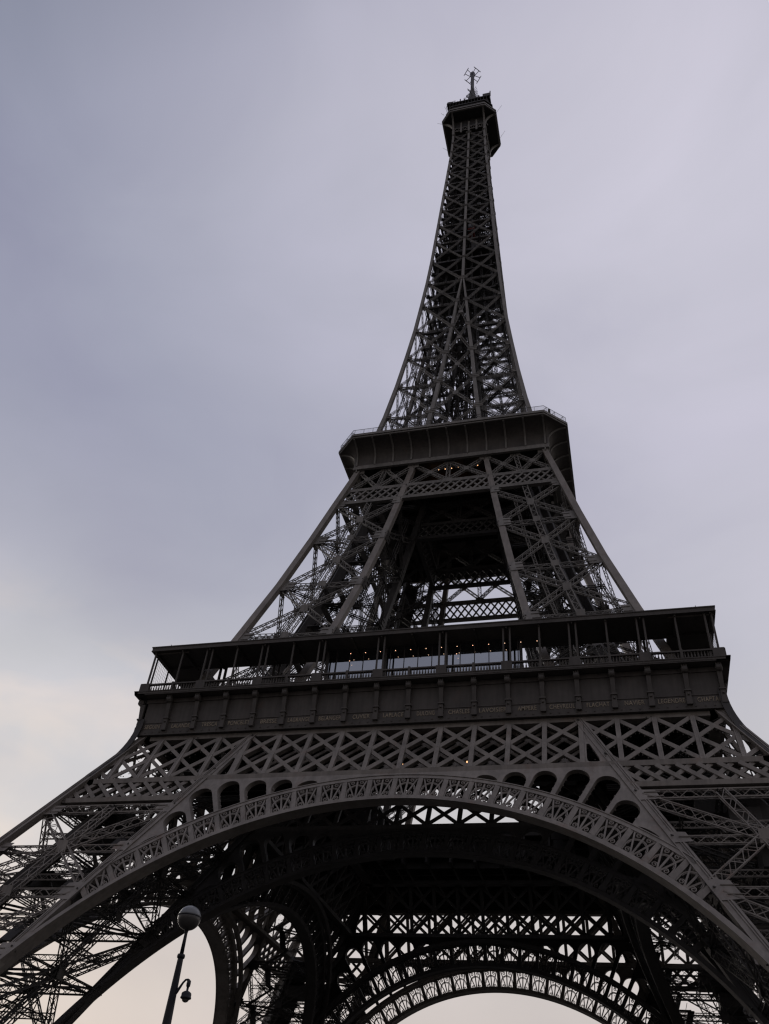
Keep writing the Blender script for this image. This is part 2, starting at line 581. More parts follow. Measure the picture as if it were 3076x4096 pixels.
m = MB()
lift_track(m, 4, 40, 6, 0.76)
m.build('lift_track', IRON2, leg0)
for z, a, b, sx, sz in ((35.2, 0.62, 0.72, 2.2, 0.9), (37.4, 0.55, 0.62, 2.6, 0.7), (30.2, 0.52, 0.80, 1.6, 0.8)):      # machine landings beside the track
    m = MB()
    p = leg_point(z, a, b)
    m.box(p[0] - sx, p[0] + sx, p[1] - 1.6, p[1] + 1.6, z - sz, z + sz)
    for q in (-1, 1):
        m.bar(p + V3(q * sx, -1.6, sz), p + V3(q * sx, -1.6, sz + 1.1), 0.08, 0.08, V3(0, 1, 0))
    m.bar(p + V3(-sx, -1.6, sz + 1.1), p + V3(sx, -1.6, sz + 1.1), 0.08, 0.08, V3(0, 1, 0))
    m.build('machine_landing', IRON2, leg0)
m = MB()
for z in np.arange(6, 48, 2.6):                          # stair flights zigzagging up the leg
    s = 0.78 if int(z / 2.6) % 2 else 0.92
    t = 0.92 if s == 0.78 else 0.78
    m.bar(leg_point(z, s, 0.2), leg_point(z + 2.6, t, 0.34), 1.0, 0.14, V3(0, 0, 1))
    m.bar(leg_point(z + 1.0, s, 0.2), leg_point(z + 3.6, t, 0.34), 0.06, 0.06, V3(0, 0, 1))
    m.bar(leg_point(z + 2.6, t, 0.34), leg_point(z + 2.6, t, 0.2), 1.0, 0.14, V3(0, 0, 1))
m.build('stair', IRON2, leg0)
quarters(leg0, T)


# ------------------------------------------------------------------ belts and arches between the legs, one set per side
BAY = 3.83
ZB0, ZB1, ZT0, ZT1 = 40.50, 41.05, 47.40, 47.95
ZL0, ZL1 = 37.72, 38.22
AZ, AR, AO = -0.69, 37.68, 40.96
DTH = 0.0672


def face_y(shift):
    return lambda z: -h(z) + shift


def belt(mb, shift, full, lam=None):
    fy = face_y(shift)
    n = V3(0, -1, 0)
    hh = (lambda z: h(z) + 0.05) if full else (lambda z: ii(z) + 0.3)
    # chords, cut into short runs so that they follow the lean
    for za, zb, dd in ((ZB0, ZB1, 1.3), (ZT0, ZT1, 1.3)):
        zc = (za + zb) / 2
        mb.bar(V3(-hh(zc), fy(zc) + dd / 2 - 0.05, zc), V3(hh(zc), fy(zc) + dd / 2 - 0.05, zc), zb - za, dd, n)
    if full:
        zc = (ZL0 + ZL1) / 2
        for s in (-1, 1):
            mb.bar(V3(s * (ii(zc) + 0.4), fy(zc) + 0.45, zc), V3(s * hh(zc), fy(zc) + 0.45, zc), ZL1 - ZL0, 1.0, n)
    xl, xr = (lambda z: -hh(z)), (lambda z: hh(z))
    for k in range(-9, 10):
        x = k * BAY
        inner = abs(k) <= 5
        if not inner and not full:
            continue
        zlo, zhi = ZB1, ZT0
        zz = [z for z in np.linspace(zlo, zhi, 50) if abs(x) <= hh(z) and (inner or abs(x) >= ii(z) + 0.6)]
        if len(zz) > 5:
            a, b = zz[0], zz[-1]
            mb.bar(V3(x, fy(a) + 0.17, a), V3(x, fy(b) + 0.17, b), 0.5, 0.4, n)
            if not inner:      # twin ribs on the leg posts
                for s in (-0.18, 0.18):
                    mb.bar(V3(x + s, fy(a) - 0.04, a), V3(x + s, fy(b) - 0.04, b), 0.13, 0.1, n)
    zm_ = (ZB1 + ZT0) / 2
    sl = BAY / (zm_ - ZB1)
    Ri = (lambda z: ii(z) + 0.75)
    for k in range(-10, 10):
        x0 = k * BAY
        for za, zb in ((ZB1, zm_), (zm_, ZT0)):
            for x00, s_ in ((x0, sl), (x0 + BAY, -sl)):
                o_ = 0.10 if s_ > 0 else 0.16
                if -5 <= k <= 4:
                    clipx(mb, fy, xl, xr, za, zb, x00, s_, 0.42, 0.16, n, o_)
                    if full:
                        mb.bar(*[V3(x00 + s_ * t, fy(za + t) + 0.65, za + t) for t in (0.05, zb - za - 0.05)], 0.10, 0.8, n)
                elif full:
                    f0 = (Ri, xr) if x0 > 0 else (xl, lambda z: -Ri(z))
                    clipx(mb, fy, f0[0], f0[1], za, zb, x00, s_, 0.42, 0.16, n, o_)
    # back layer of thinner bars, a box truss deep
    if full:
        for k in range(-5, 5):
            x0 = k * BAY
            for x00, s_ in ((x0, sl), (x0 + BAY, -sl)):
                clipx(mb, fy, xl, xr, ZB1, zm_, x00, s_, 0.30, 0.2, n, 1.9)
                clipx(mb, fy, xl, xr, zm_, ZT0, x00, s_, 0.30, 0.2, n, 1.9)
        # fine lattice below the leg belt
        hgt = ZB0 - ZL1
        s2 = 2.56 / hgt
        for k in range(10, 21):
            x0 = k * 1.92 - 0.1
            for sg in (1, -1):
                for s_ in (1, -1):
                    f0 = (Ri, xr) if sg > 0 else (xl, lambda z: -Ri(z))
                    clipx(mb, fy, f0[0], f0[1], ZL1, ZB0, sg * x0, s_ * s2, 0.40, 0.34, n, 0.2 + (0.22 if s_ > 0 else 0))
    # triangular plate with a rounded hole beside the leg
    for sg in (-1, 1):
        out = [(19.42, ZB1), (ii(ZB1) + 0.2, ZB1), (ii(44.5) + 0.2, 44.5), (ii(ZT0) + 0.2, ZT0), (19.42, ZT0)]
        hol = [(19.58, 41.2), (20.85, 41.18), (20.8, 41.7), (19.95, 43.75), (19.60, 43.8)]

        def smooth(pts, k):
            res = []
            for i in range(len(pts)):
                p, q = np.array(pts[i]), np.array(pts[(i + 1) % len(pts)])
                for j in range(k):
                    res.append(p + (q - p) * j / k)
            return res
        o_, h_ = smooth(out, 5), smooth(hol, 5)
        h2 = [(h_[i - 1] + h_[i] * 2 + h_[(i + 1) % len(h_)]) / 4 for i in range(len(h_))]
        vs = [(sg * p[0], fy(p[1]) - 0.02, p[1]) for p in o_] + [(sg * p[0], fy(p[1]) - 0.02, p[1]) for p in h2] + [(sg * p[0], fy(p[1]) + 0.5, p[1]) for p in h2]
        kk = len(o_)
        fs = [(i, (i + 1) % kk, (i + 1) % kk + kk, i + kk) for i in range(kk)] + [(i + kk, (i + 1) % kk + kk, (i + 1) % kk + 2 * kk, i + 2 * kk) for i in range(kk)]
        mb.add(vs, fs)


def arch_pt(th, r, fy, off=0.0):
    z = AZ + r * math.cos(th)
    return (r * math.sin(th), fy(z) + off, z)


def r_top(th):
    t = abs(th)
    return min((ZB0 + 0.02 - AZ) / math.cos(t), 41.44 / (math.sin(t) + 0.475 * math.cos(t)))


def arch_band(mb, fy, TH, soffit=1.75):
    """the curved ring: outer flange, inner flange with a broad soffit, and the posts"""
    n_ = 96
    ths = np.linspace(-TH, TH, n_ + 1)

    def ring(r0, r1, y0, y1, lim=9):
        rings = []
        for t in ths:
            if abs(t) > lim:
                continue
            rings.append([arch_pt(t, r0, fy, y0), arch_pt(t, r1, fy, y0), arch_pt(t, r1, fy, y1), arch_pt(t, r0, fy, y1)])
        mb.prism(rings)
    ring(AO - 0.46, AO, 0.0, 0.75, 11.3 * DTH)
    ring(AR, AR + 0.44, -0.12, soffit)
    ring(AR - 0.05, AR + 0.03, -0.20, -0.05)
    ring(AO - 0.04, AO + 0.06, -0.09, 0.04, 11.3 * DTH)
    ring(AO - 0.46, AO, 1.3, 1.75, 11.3 * DTH)
    for k in range(-12, 13):
        t = k * DTH
        a, b = np.array(arch_pt(t, AR + 0.4, fy, 0.12)), np.array(arch_pt(t, AO - 0.4, fy, 0.12))
        mb.bar(a + V3(0, 0.22, 0), b + V3(0, 0.22, 0), 0.5, 0.55, V3(0, -1, 0))

def spandrel(mb, fy):
    for k in range(-13, 13):
        t0, t1 = k * DTH, (k + 1) * DTH
        tc_ = (t0 + t1) / 2
        kk = k if k >= 0 else -k - 1
        has = 3 <= kk <= 9
        ra = AO - 0.05
        if not has:
            if kk > 11:
                continue
            rings_v = []
            for t in np.linspace(t0, t1, 5):
                rings_v.append([arch_pt(t, ra, fy, 0.05), arch_pt(t, max(r_top(t), ra + 0.01), fy, 0.05), arch_pt(t, max(r_top(t), ra + 0.01), fy, 0.35), arch_pt(t, ra, fy, 0.35)])
            mb.prism(rings_v)
            continue
        half = DTH / 2 - 0.0058
        rho = half * 42.0
        # find the highest centre for the round head
        best = ra + 0.05
        for r in np.linspace(ra, ra + 7, 141):
            ok = True
            for a in np.linspace(0, PI, 13):
                rr, tt = r + rho * math.sin(a), tc_ + rho * math.cos(a) / r
                zz = AZ + rr * math.cos(tt)
                if rr > r_top(tt) - (0.34 if zz > 39.5 else 0.42):
                    ok = False
                    break
            if ok:
                best = r
        flat = best <= ra + 0.06
        if flat:
            best = ra + 0.05
            rh = max(0.12, min(r_top(t0), r_top(t1)) - ra - 0.45)
        else:
            rh = rho
        NS, NT = 6, 14
        hole, outer = [], []
        for j in range(NS):
            f = j / NS
            hole.append((tc_ + half, ra + (best - ra) * f))
            outer.append((t1, ra + (r_top(t1) - ra) * f))
        for j in range(NT + 1):
            a = PI * j / NT
            hole.append((tc_ + half * math.cos(a), best + rh * math.sin(a)))
            tt = t1 + (t0 - t1) * j / NT
            outer.append((tt, r_top(tt)))
        for j in range(NS):
            f = 1 - (j + 1) / NS
            hole.append((tc_ - half, ra + (best - ra) * f))
            outer.append((t0, ra + (r_top(t0) - ra) * f))
        kq = len(hole)
        vs = [arch_pt(t, r, fy, 0.05) for t, r in outer] + [arch_pt(t, r, fy, 0.05) for t, r in hole] + [arch_pt(t, r, fy, 0.95) for t, r in hole]
        fs = []
        for j in range(kq - 1):
            fs.append((j, j + 1, j + 1 + kq, j + kq))
            fs.append((j + kq, j + 1 + kq, j + 1 + 2 * kq, j + 2 * kq))
        mb.add(vs, fs)


def ornament(mb, fy, k, fine=True):
    """fan of three spokes under a round hoop, with scrolls in the corners"""
    tc_ = (k + 0.5) * DTH

    def P(a, r):                      # a metres along the arch, r metres above the inner flange
        rr = AR + 0.42 + r
        return np.array(arch_pt(tc_ + a / 39.3, rr, fy, 0.18))
    n = V3(0, -1, 0)
    hw, hr = 1.06, 2.42
    ww = 0.085

    def curve(pts, w_=ww):
        q = [P(*p) for p in pts]
        mb.path(q, w_, 0.16, n)
    hoop = [(-0.98, 0.1), (-0.98, 0.85)] + [(-0.98 * math.cos(a), 0.85 + 0.98 * math.sin(a)) for a in np.linspace(0, PI, 11 if fine else 7)] + [(0.98, 0.85), (0.98, 0.1)]
    curve(hoop, 0.10)
    curve([(-0.86, 0.85)] + [(-0.86 * math.cos(a), 0.85 + 0.86 * math.sin(a)) for a in np.linspace(0, PI, 9)] + [(0.86, 0.85)], 0.05)
    curve([(0, 0), (0, 2.45)], 0.17)
    for s in (-1, 1):
        curve([(s * 0.1, 0), (s * 0.98, 2.4)], 0.15)

        def scroll(cx, cy, r0, a0, sg, turns):
            m_ = 12 if fine else 6
            return [(cx + (r0 * (1 - 0.72 * j / m_)) * math.cos(a0 + sg * turns * 2 * PI * j / m_), cy + (r0 * (1 - 0.72 * j / m_)) * math.sin(a0 + sg * turns * 2 * PI * j / m_)) for j in range(m_ + 1)]
        curve([(s * 0.95, 2.36)] + scroll(s * 0.50, 2.13, 0.25, 0.9 if s > 0 else PI - 0.9, s, 1.3))
        curve([(s * 0.12, 0.08), (s * 0.22, 0.42)] + scroll(s * 0.56, 0.36, 0.27, PI - 0.5 if s > 0 else 0.5, -s, 1.3))
    mb.bar(P(0, 0), P(0, 0.25), 0.5, 0.2, n)


def bulbs(mb, fy, full=True):
    """little flash lamps bolted along the belt bars"""
    def oct_(p, r=0.10):
        x, y, z = p
        mb.add([(x + r, y, z), (x, y + r, z), (x - r, y, z), (x, y - r, z), (x, y, z + r), (x, y, z - r)],
               [(0, 1, 4), (1, 2, 4), (2, 3, 4), (3, 0, 4), (1, 0, 5), (2, 1, 5), (3, 2, 5), (0, 3, 5)])
    zm_ = (ZB1 + ZT0) / 2
    sl = BAY / (zm_ - ZB1)
    for k in range(-9, 9):
        for za in (ZB1, zm_):
            for x0, s_ in ((k * BAY, sl), ((k + 1) * BAY, -sl)):
                for t in np.arange(0.35, zm_ - ZB1 - 0.2, 0.42):
                    x, z = x0 + s_ * t, za + t
                    if abs(x) > h(z) - 0.5:
                        continue
                    oct_((x + (0.22 if s_ < 0 else -0.22), fy(z) + 0.6, z - 0.32), 0.09)
    for k in range(-11, 11):
        kk = k if k >= 0 else -k - 1
        if 3 <= kk <= 9:
            for s_ in (-1, 1):
                for r in np.arange(AO + 0.2, AO + 3.2, 0.75):
                    t = (k + 0.5) * DTH + s_ * (DTH / 2 - 0.009)
                    if r < r_top(t) - 1.2:
                        oct_(arch_pt(t, r, fy, 0.5))


fy0 = face_y(0.0)
m = MB()
belt(m, 0.0, True)
b0 = m.build('belt_truss', IRON, T)
m = MB()
bulbs(m, fy0)
ob = m.build('flash_lamps', LENS, b0)
ob['kind'] = 'stuff'
quarters(b0, T)
m = MB()
arch_band(m, fy0, 1.45)
a0 = m.build('arch', IRON, T)
m = MB()
spandrel(m, fy0)
m.build('spandrel', IRON, a0)
for k in range(-12, 12):
    m = MB()
    ornament(m, fy0, k)
    m.build('fan_grille', IRON, a0)
quarters(a0, T)
# the second frame of each side, at the inner rafters
SH = 14.9
fy1 = face_y(SH)
m = MB()
belt(m, SH, False)
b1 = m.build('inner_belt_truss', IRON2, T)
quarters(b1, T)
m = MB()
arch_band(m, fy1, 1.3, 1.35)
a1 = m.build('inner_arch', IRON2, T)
m = MB()
spandrel(m, fy1)
m.build('spandrel', IRON2, a1)
m = MB()
for k in range(-12, 12):
    ornament(m, fy1, k, False)
m.build('ornament_band', IRON2, a1)
quarters(a1, T)

# ------------------------------------------------------------------ first floor gallery
m = MB()
G1 = 35.42
VO = 12.5
for s in range(4):                                       # deck slab round the central well
    rot = Matrix.Rotation(s * PI / 2, 4, 'Z')
    vs = [(-34.1, -34.1, 52.9), (34.1, -34.1, 52.9), (VO, -VO, 52.9), (-VO, -VO, 52.9)]
    vs += [(x, y, 53.4) for x, y, z in vs]
    m.add([tuple(rot @ Vector(p)) for p in vs], [(3, 2, 1, 0), (4, 5, 6, 7), (0, 1, 5, 4), (2, 3, 7, 6)])
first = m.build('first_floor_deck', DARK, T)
m = MB()
for k in range(-8, 9):                                   # deck beams under the slab
    x = k * BAY
    for s in (-1, 1):
        a = VO if abs(x) < VO else 0.3
        y0, y1 = (a, 34.0)
        m.bar(V3(x, s * y0, 50.9), V3(x, s * y1, 50.9), 0.35, 3.9, V3(0, 0, 1)) if abs(x) < 18 else None
        m.bar(V3(s * y0, x, 50.9), V3(s * y1, x, 50.9), 0.35, 3.9, V3(0, 0, 1)) if abs(x) < 18 else None
for y in (-30, -26, -22, -18.2, -14):
    for s in (1, -1):
        m.bar(V3(-33, s * y, 51.4), V3(33, s * y, 51.4), 0.3, 2.4, V3(0, 0, 1))
        m.bar(V3(s * y, -33, 51.4), V3(s * y, 33, 51.4), 0.3, 2.4, V3(0, 0, 1))
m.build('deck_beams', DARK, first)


def side_copies(o, parent, ks=(1, 2, 3)):
    for k in ks:
        c = o.copy()
        C.objects.link(c)
        c.parent = parent
        c.rotation_euler = (0, 0, k * PI / 2)


def four(mbld, name, mat, parent, ks=(1, 2, 3), smooth=False):
    o = mbld.build(name, mat, parent, smooth)
    side_copies(o, parent, ks)
    return o


# frieze wall with mouldings
m = MB()
m.box(-34.12, 34.12, -34.12, -33.9, 47.95, 52.9)
m.box(-34.30, 34.30, -34.30, -34.125, 47.95, 48.40)
m.box(-34.22, 34.22, -34.22, -34.125, 48.40, 48.58)
m.box(-34.20, 34.20, -34.20, -34.125, 49.58, 49.72)
m.box(-34.24, 34.24, -34.24, -34.125, 52.35, 52.9)
for k in range(-36, 37):
    m.box(k * 0.945 - 0.09, k * 0.945 + 0.09, -34.36, -34.30, 48.22, 48.38)
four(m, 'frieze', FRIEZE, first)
m = MB()
m.box(-G1, G1, -G1, -34.0, 52.97, 53.10)
m.box(-G1 - 0.04, G1 + 0.04, -G1 - 0.04, -35.0, 53.10, 53.36)
m.box(-G1 - 0.10, G1 + 0.10, -G1 - 0.10, -35.0, 53.36, 53.48)
four(m, 'cornice', FRIEZE, first)
# scrolled consoles between the names
m = MB()
m.box(-0.30, 0.30, -34.62, -34.22, 48.42, 49.0)
m.box(-0.27, 0.27, -34.56, -34.13, 49.0, 49.98)
m.box(-0.36, 0.36, -34.68, -34.13, 49.98, 50.16)
m.prism([[(-0.22, -34.13, 50.16), (-0.22, -34.55, 50.16), (0.22, -34.55, 50.16), (0.22, -34.13, 50.16)],
         [(-0.26, -34.13, 52.1), (-0.26, -34.82, 52.1), (0.26, -34.82, 52.1), (0.26, -34.13, 52.1)]])
m.lathe((-0.33, -34.82, 52.42), [(0.30, 0), (0.42, 0.06), (0.42, 0.60), (0.30, 0.66)], 14, 'x')
m.lathe((-0.38, -34.82, 52.42), [(0.16, 0), (0.16, 0.76)], 10, 'x')
for s in (-0.2, 0, 0.2):
    m.bar(V3(s, -35.15, 52.6), V3(s * 1.2, -35.0, 52.95), 0.16, 0.14, V3(0, -1, 0))
m.lathe((0, -34.60, 49.45), [(0.02, 0), (0.13, 0.03), (0.15, 0.12), (0.10, 0.22), (0.02, 0.25)], 8)
con = m.build('console_bracket', FRIEZE, first)
for k in range(-8, 9):
    for q in range(4):
        if k == -8 and q == 0:
            con.location = (k * BAY, 0, 0)
            continue
        c = con.copy()
        C.objects.link(c)
        c.parent = first
        rot = Matrix.Rotation(q * PI / 2, 4, 'Z')
        c.matrix_local = rot @ Matrix.Translation((k * BAY, 0, 0))
for q in range(4):                                       # one turned diagonally on each corner
    c = con.copy()
    C.objects.link(c)
    c.parent = first
    c.matrix_local = Matrix.Rotation(q * PI / 2, 4, 'Z') @ Matrix.Translation((34.15, 0, 0)) 
# names in gilded capitals
NAMES = 'SEGUIN LALANDE TRESCA PONCELET BRESSE LAGRANGE BELANGER CUVIER LAPLACE DULONG CHASLES LAVOISIER AMPERE CHEVREUL FLACHAT NAVIER LEGENDRE CHAPTAL'.split()
for i, s in enumerate(NAMES):
    cu = bpy.data.curves.new('lettering_outline', 'FONT')
    cu.body = s
    cu.size = 0.74
    cu.space_character = 1.1
    cu.align_x = 'CENTER'
    cu.extrude = 0.02
    cu.offset = 0.008
    o = bpy.data.objects.new('lettering_outline', cu)
    C.objects.link(o)
    bpy.context.view_layer.update()
    me = bpy.data.meshes.new_from_object(o.evaluated_get(bpy.context.evaluated_depsgraph_get()))
    bpy.data.objects.remove(o)
    bpy.data.curves.remove(cu)
    me.name = 'name_lettering'
    me.materials.clear()
    me.materials.append(GOLD)
    xw = [v.co.x for v in me.vertices]
    o = bpy.data.objects.new('name_lettering', me)
    C.objects.link(o)
    o.parent = first
    o.location = ((i - 8.5) * BAY + 0.12, -34.15, 48.85)
    o.rotation_euler = (PI / 2, 0, 0)
    o.scale = (0.345 * len(s) / (max(xw) - min(xw)), 1, 1)
# balustrade
m = MB()
m.box(-35.12, 35.12, -35.16, -34.86, 53.48, 53.64)
m.box(-35.12, 35.12, -35.18, -34.84, 54.46, 54.64)
for x in np.arange(-34.6, 34.7, 0.345):
    m.lathe((x, -35.0, 53.64), [(0.05, 0), (0.09, 0.18), (0.10, 0.34), (0.05, 0.6), (0.075, 0.72), (0.06, 0.82)], 6)
for k in range(-9, 10):
    if k % 2:
        m.box(k * BAY - 0.62, k * BAY + 0.62, -35.2, -34.8, 53.48, 54.70)
    else:
        m.box(k * BAY - 0.14, k * BAY + 0.14, -35.2, -34.8, 53.48, 54.78)
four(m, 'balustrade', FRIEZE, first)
# slender columns in pairs and singles
m = MB()
m.lathe((0, -34.6, 53.5), [(0.16, 0), (0.16, 1.1), (0.125, 1.2), (0.115, 5.9), (0.16, 6.0), (0.16, 6.14)], 10)
col = m.build('column', FRIEZE, first)
xs = []
for k in (-7, -5, -3, -1, 1, 3, 5, 7):
    xs += [k * BAY - 0.39, k * BAY + 0.39]
xs += [k * BAY for k in (-8, -6, -4, 4, 6, 8)] + [-34.55]
first_col = True
for q in range(4):
    for x in xs + ([34.55 - 0.7] if q in (0, 3) else []):
        if first_col:
            col.location = (x, 0, 0)
            first_col = False
            continue
        c = col.copy()
        C.objects.link(c)
        c.parent = first
        c.matrix_local = Matrix.Rotation(q * PI / 2, 4, 'Z') @ Matrix.Translation((x, 0, 0))
# canopy roof ring
m = MB()
m.add([(-35.05, -35.05, 59.66), (35.05, -35.05, 59.66), (35.05, -35.05, 60.26), (-35.05, -35.05, 60.26),
       (-29.85, -29.85, 59.66), (29.85, -29.85, 59.66), (29.85, -29.85, 60.26), (-29.85, -29.85, 60.26)],
      [(0, 1, 2, 3), (3, 2, 6, 7), (7, 6, 5, 4), (4, 5, 1, 0)])
m.box(-35.13, 35.13, -35.13, -35.06, 60.14, 60.28)
m.box(-35.10, 35.10, -35.10, -35.055, 59.60, 59.70)
for k in range(-9, 10):
    m.box(k * BAY - 0.08, k * BAY + 0.08, -34.9, -29.9, 59.40, 59.655)
four(m, 'canopy_roof', FRIEZE, first)
m = MB()
for x in np.arange(-34, 34.1, 2.9):
    m.bar(V3(x, -33.2, 60.26), V3(x, -33.2, 61.2), 0.05, 0.05, V3(0, -1, 0))
m.bar(V3(-34, -33.2, 61.2), V3(34, -33.2, 61.2), 0.05, 0.05, V3(0, -1, 0))
m.bar(V3(-34, -33.2, 60.8), V3(34, -33.2, 60.8), 0.03, 0.03, V3(0, -1, 0))
four(m, 'roof_railing', IRON2, first)
# inner row of posts and the glass screen of the front terrace
m = MB()
m.box(-0.14, 0.14, -30.2, -29.92, 53.41, 59.6)
ip = m.build('inner_post', IRON2, first)
first_ip = True
for q in range(4):
    for k in range(-7, 8, 2):
        for s in (-0.38, 0.38):
            c = ip if first_ip else ip.copy()
            if not first_ip:
                C.objects.link(c)
                c.parent = first
            first_ip = False
            c.matrix_local = Matrix.Rotation(q * PI / 2, 4, 'Z') @ Matrix.Translation((k * BAY + s, 0, 0))
GY = -32.3
m = MB()
m.box(-11.4, 12.9, GY, GY + 0.05, 53.5, 59.6)
gs = m.build('glass_screen', GLASS, first)
m = MB()
for x in np.arange(-10.2, 12.8, 1.75):
    m.box(x - 0.045, x + 0.045, GY - 0.06, GY - 0.005, 53.5, 59.6)
for x in (-11.4, -3.85, 3.85, 12.9):
    m.box(x - 0.18, x + 0.18, GY - 0.12, GY - 0.005, 53.5, 59.6)
m.box(-11.4, 12.9, GY - 0.05, GY - 0.005, 56.0, 56.05)
m.build('mullions', IRON2, gs)
# safety net wires at the open corners
for s in (-1, 1):
    m = MB()
    for z in np.arange(54.9, 59.6, 0.45):
        m.bar(V3(s * 34.7, -34.6, z), V3(s * 34.7, -29.0, z), 0.016, 0.016, V3(0, 0, 1))
    for t in np.arange(0, 5.6, 0.45):
        m.bar(V3(s * 34.7, -34.6 + t, 54.7), V3(s * 34.7, -34.6 + t, 59.6), 0.018, 0.018, V3(1, 0, 0))
    m.build('safety_net', IRON2, first)
# dark service kiosks on the deck behind the gallery
for x0, x1, y0, y1, z1 in ((14.0, 17.4, -29.0, -24.0, 57.0), (-17.0, -14.0, -28.5, -24.5, 56.2)):
    m = MB()
    m.box(x0, x1, y0, y1, 53.4, z1)
    m.box(x0 - 0.3, x1 + 0.3, y0 - 0.3, y1 + 0.3, z1, z1 + 0.25)
    m.box(x0 + 0.3, x1 - 0.3, y0 - 0.06, y0, 54.3, z1 - 0.5)
    m.build('kiosk', IRON2, first)


def bulb(parent, p, r, mat):
    b = MB()
    b.lathe((0, 0, 0), [(r * 0.3, -r), (r * 0.8, -r * 0.6), (r, 0), (r * 0.8, r * 0.6), (r * 0.3, r)], 8)
    o = b.build('lamp', mat, parent)
    o.location = p
    return o


l0 = bulb(first, (-8.19, -33.04, 58.5), 0.05, BULB)
for k in range(1, 13):
    c = l0.copy()
    C.objects.link(c)
    c.parent = first
    c.location = (-8.19 + 1.925 * k, -33.04, 58.5)
for p in ((-8.3, -32.8, 57.6), (5.2, -32.8, 57.6)):
    c = l0.copy()
    C.objects.link(c)
    c.parent = first
    c.location = p
for p in ((-1.42, -30, 45.03), (6.14, -30, 45.02)):      # work lamps behind the belt
    c = bulb(first, p, 0.11, BULBO)

# curved corner plates easing the legs into the gallery
m = MB()
rings = []
for t in np.linspace(0, 1, 14):
    z = 41.5 + 8.6 * t
    hh = h(z) + 0.02
    tgt = 34.45
    k = max(0.0, (z - 41.5) / 8.6)
    hh = max(hh + ez(z) * 0.8, 37.3 - 2.86 * math.sin(min(1, k * 1.02) * PI / 2) ** 0.9)
    rings.append([(hh - 0.8, -(hh - 0.12), z), (hh - 0.8, -hh, z), (hh, -hh, z), (hh, -(hh - 0.8), z), (hh - 0.12, -(hh - 0.8), z), (hh - 0.12, -(hh - 0.12), z)])
m.prism(rings)
four(m, 'corner_plate', IRON2, first)

# ------------------------------------------------------------------ legs between the floors
MID = [55.0, 66.0, 77.3, 88.45, 97.6]
m = MB()
plan_frames(m, [66, 77.3, 88.45, 97.6, 101.5, 107], 0.5)
ul = m.build('upper_leg', IRON2, T)
for xi, yi in ((0, 0), (0, 1), (1, 0), (1, 1)):
    m = MB()
    x0 = h(53.6) - 1.2 if xi else ii(53.6) - 0.2
    y0 = h(53.6) - 1.2 if yi else ii(53.6) - 0.2
    m.box(x0, x0 + 1.5, -(y0 + 1.5), -y0, 53.41, 54.0)
    m.build('foot_plate', IRON2, ul)
zsm = [49.5, 55, 66, 77.3, 88.45, 97.6, 107.5]
for xi, yi in ((0, 0), (0, 1), (1, 0), (1, 1)):
    m = MB()
    rafter(m, xi, yi, zsm, False, 1.02)
    m.build('rafter', IRON if xi or yi else IRON2, ul)
for f in range(4):
    m = MB()
    for a, b in zip(MID[:-1], MID[1:]):
        xpanel(m, f, a, b, 0.9, 0.45, mid_h=False, lac=f < 2, c=0.10)
    if f in (0, 1):
        for u in (0, 1):
            edge_gusset(m, f, u, 97.2, 1.5, 1.2, 1)
    if f < 1:
        for a, b in zip(MID[:-1], MID[1:]):
            girder(m, fp(f, 0.3, a, 2.2), fp(f, 0.3, b, 2.2), FN[f], 0.5, 0.4, 0.08, 0.05, 0.7, False)
    m.build('bracing', IRON3 if f in (0, 1) else IRON2, ul)
m = MB()
lift_track(m, 54, 104, 7, 0.62)
m.build('lift_track', IRON2, ul)
m = MB()
for z in np.arange(54, 105, 2.4):
    s = 0.70 if int(z / 2.4) % 2 else 0.9
    t = 0.9 if s == 0.70 else 0.70
    m.bar(leg_point(z, s, 0.25), leg_point(z + 2.4, t, 0.38), 1.0, 0.12, V3(0, 0, 1))
    m.bar(leg_point(z + 1, s, 0.25), leg_point(z + 3.4, t, 0.38), 0.06, 0.06, V3(0, 0, 1))
    m.bar(leg_point(z + 2.4, t, 0.38), leg_point(z + 2.4, t, 0.25), 1.0, 0.12, V3(0, 0, 1))
m.build('stair', IRON2, ul)
quarters(ul, T)


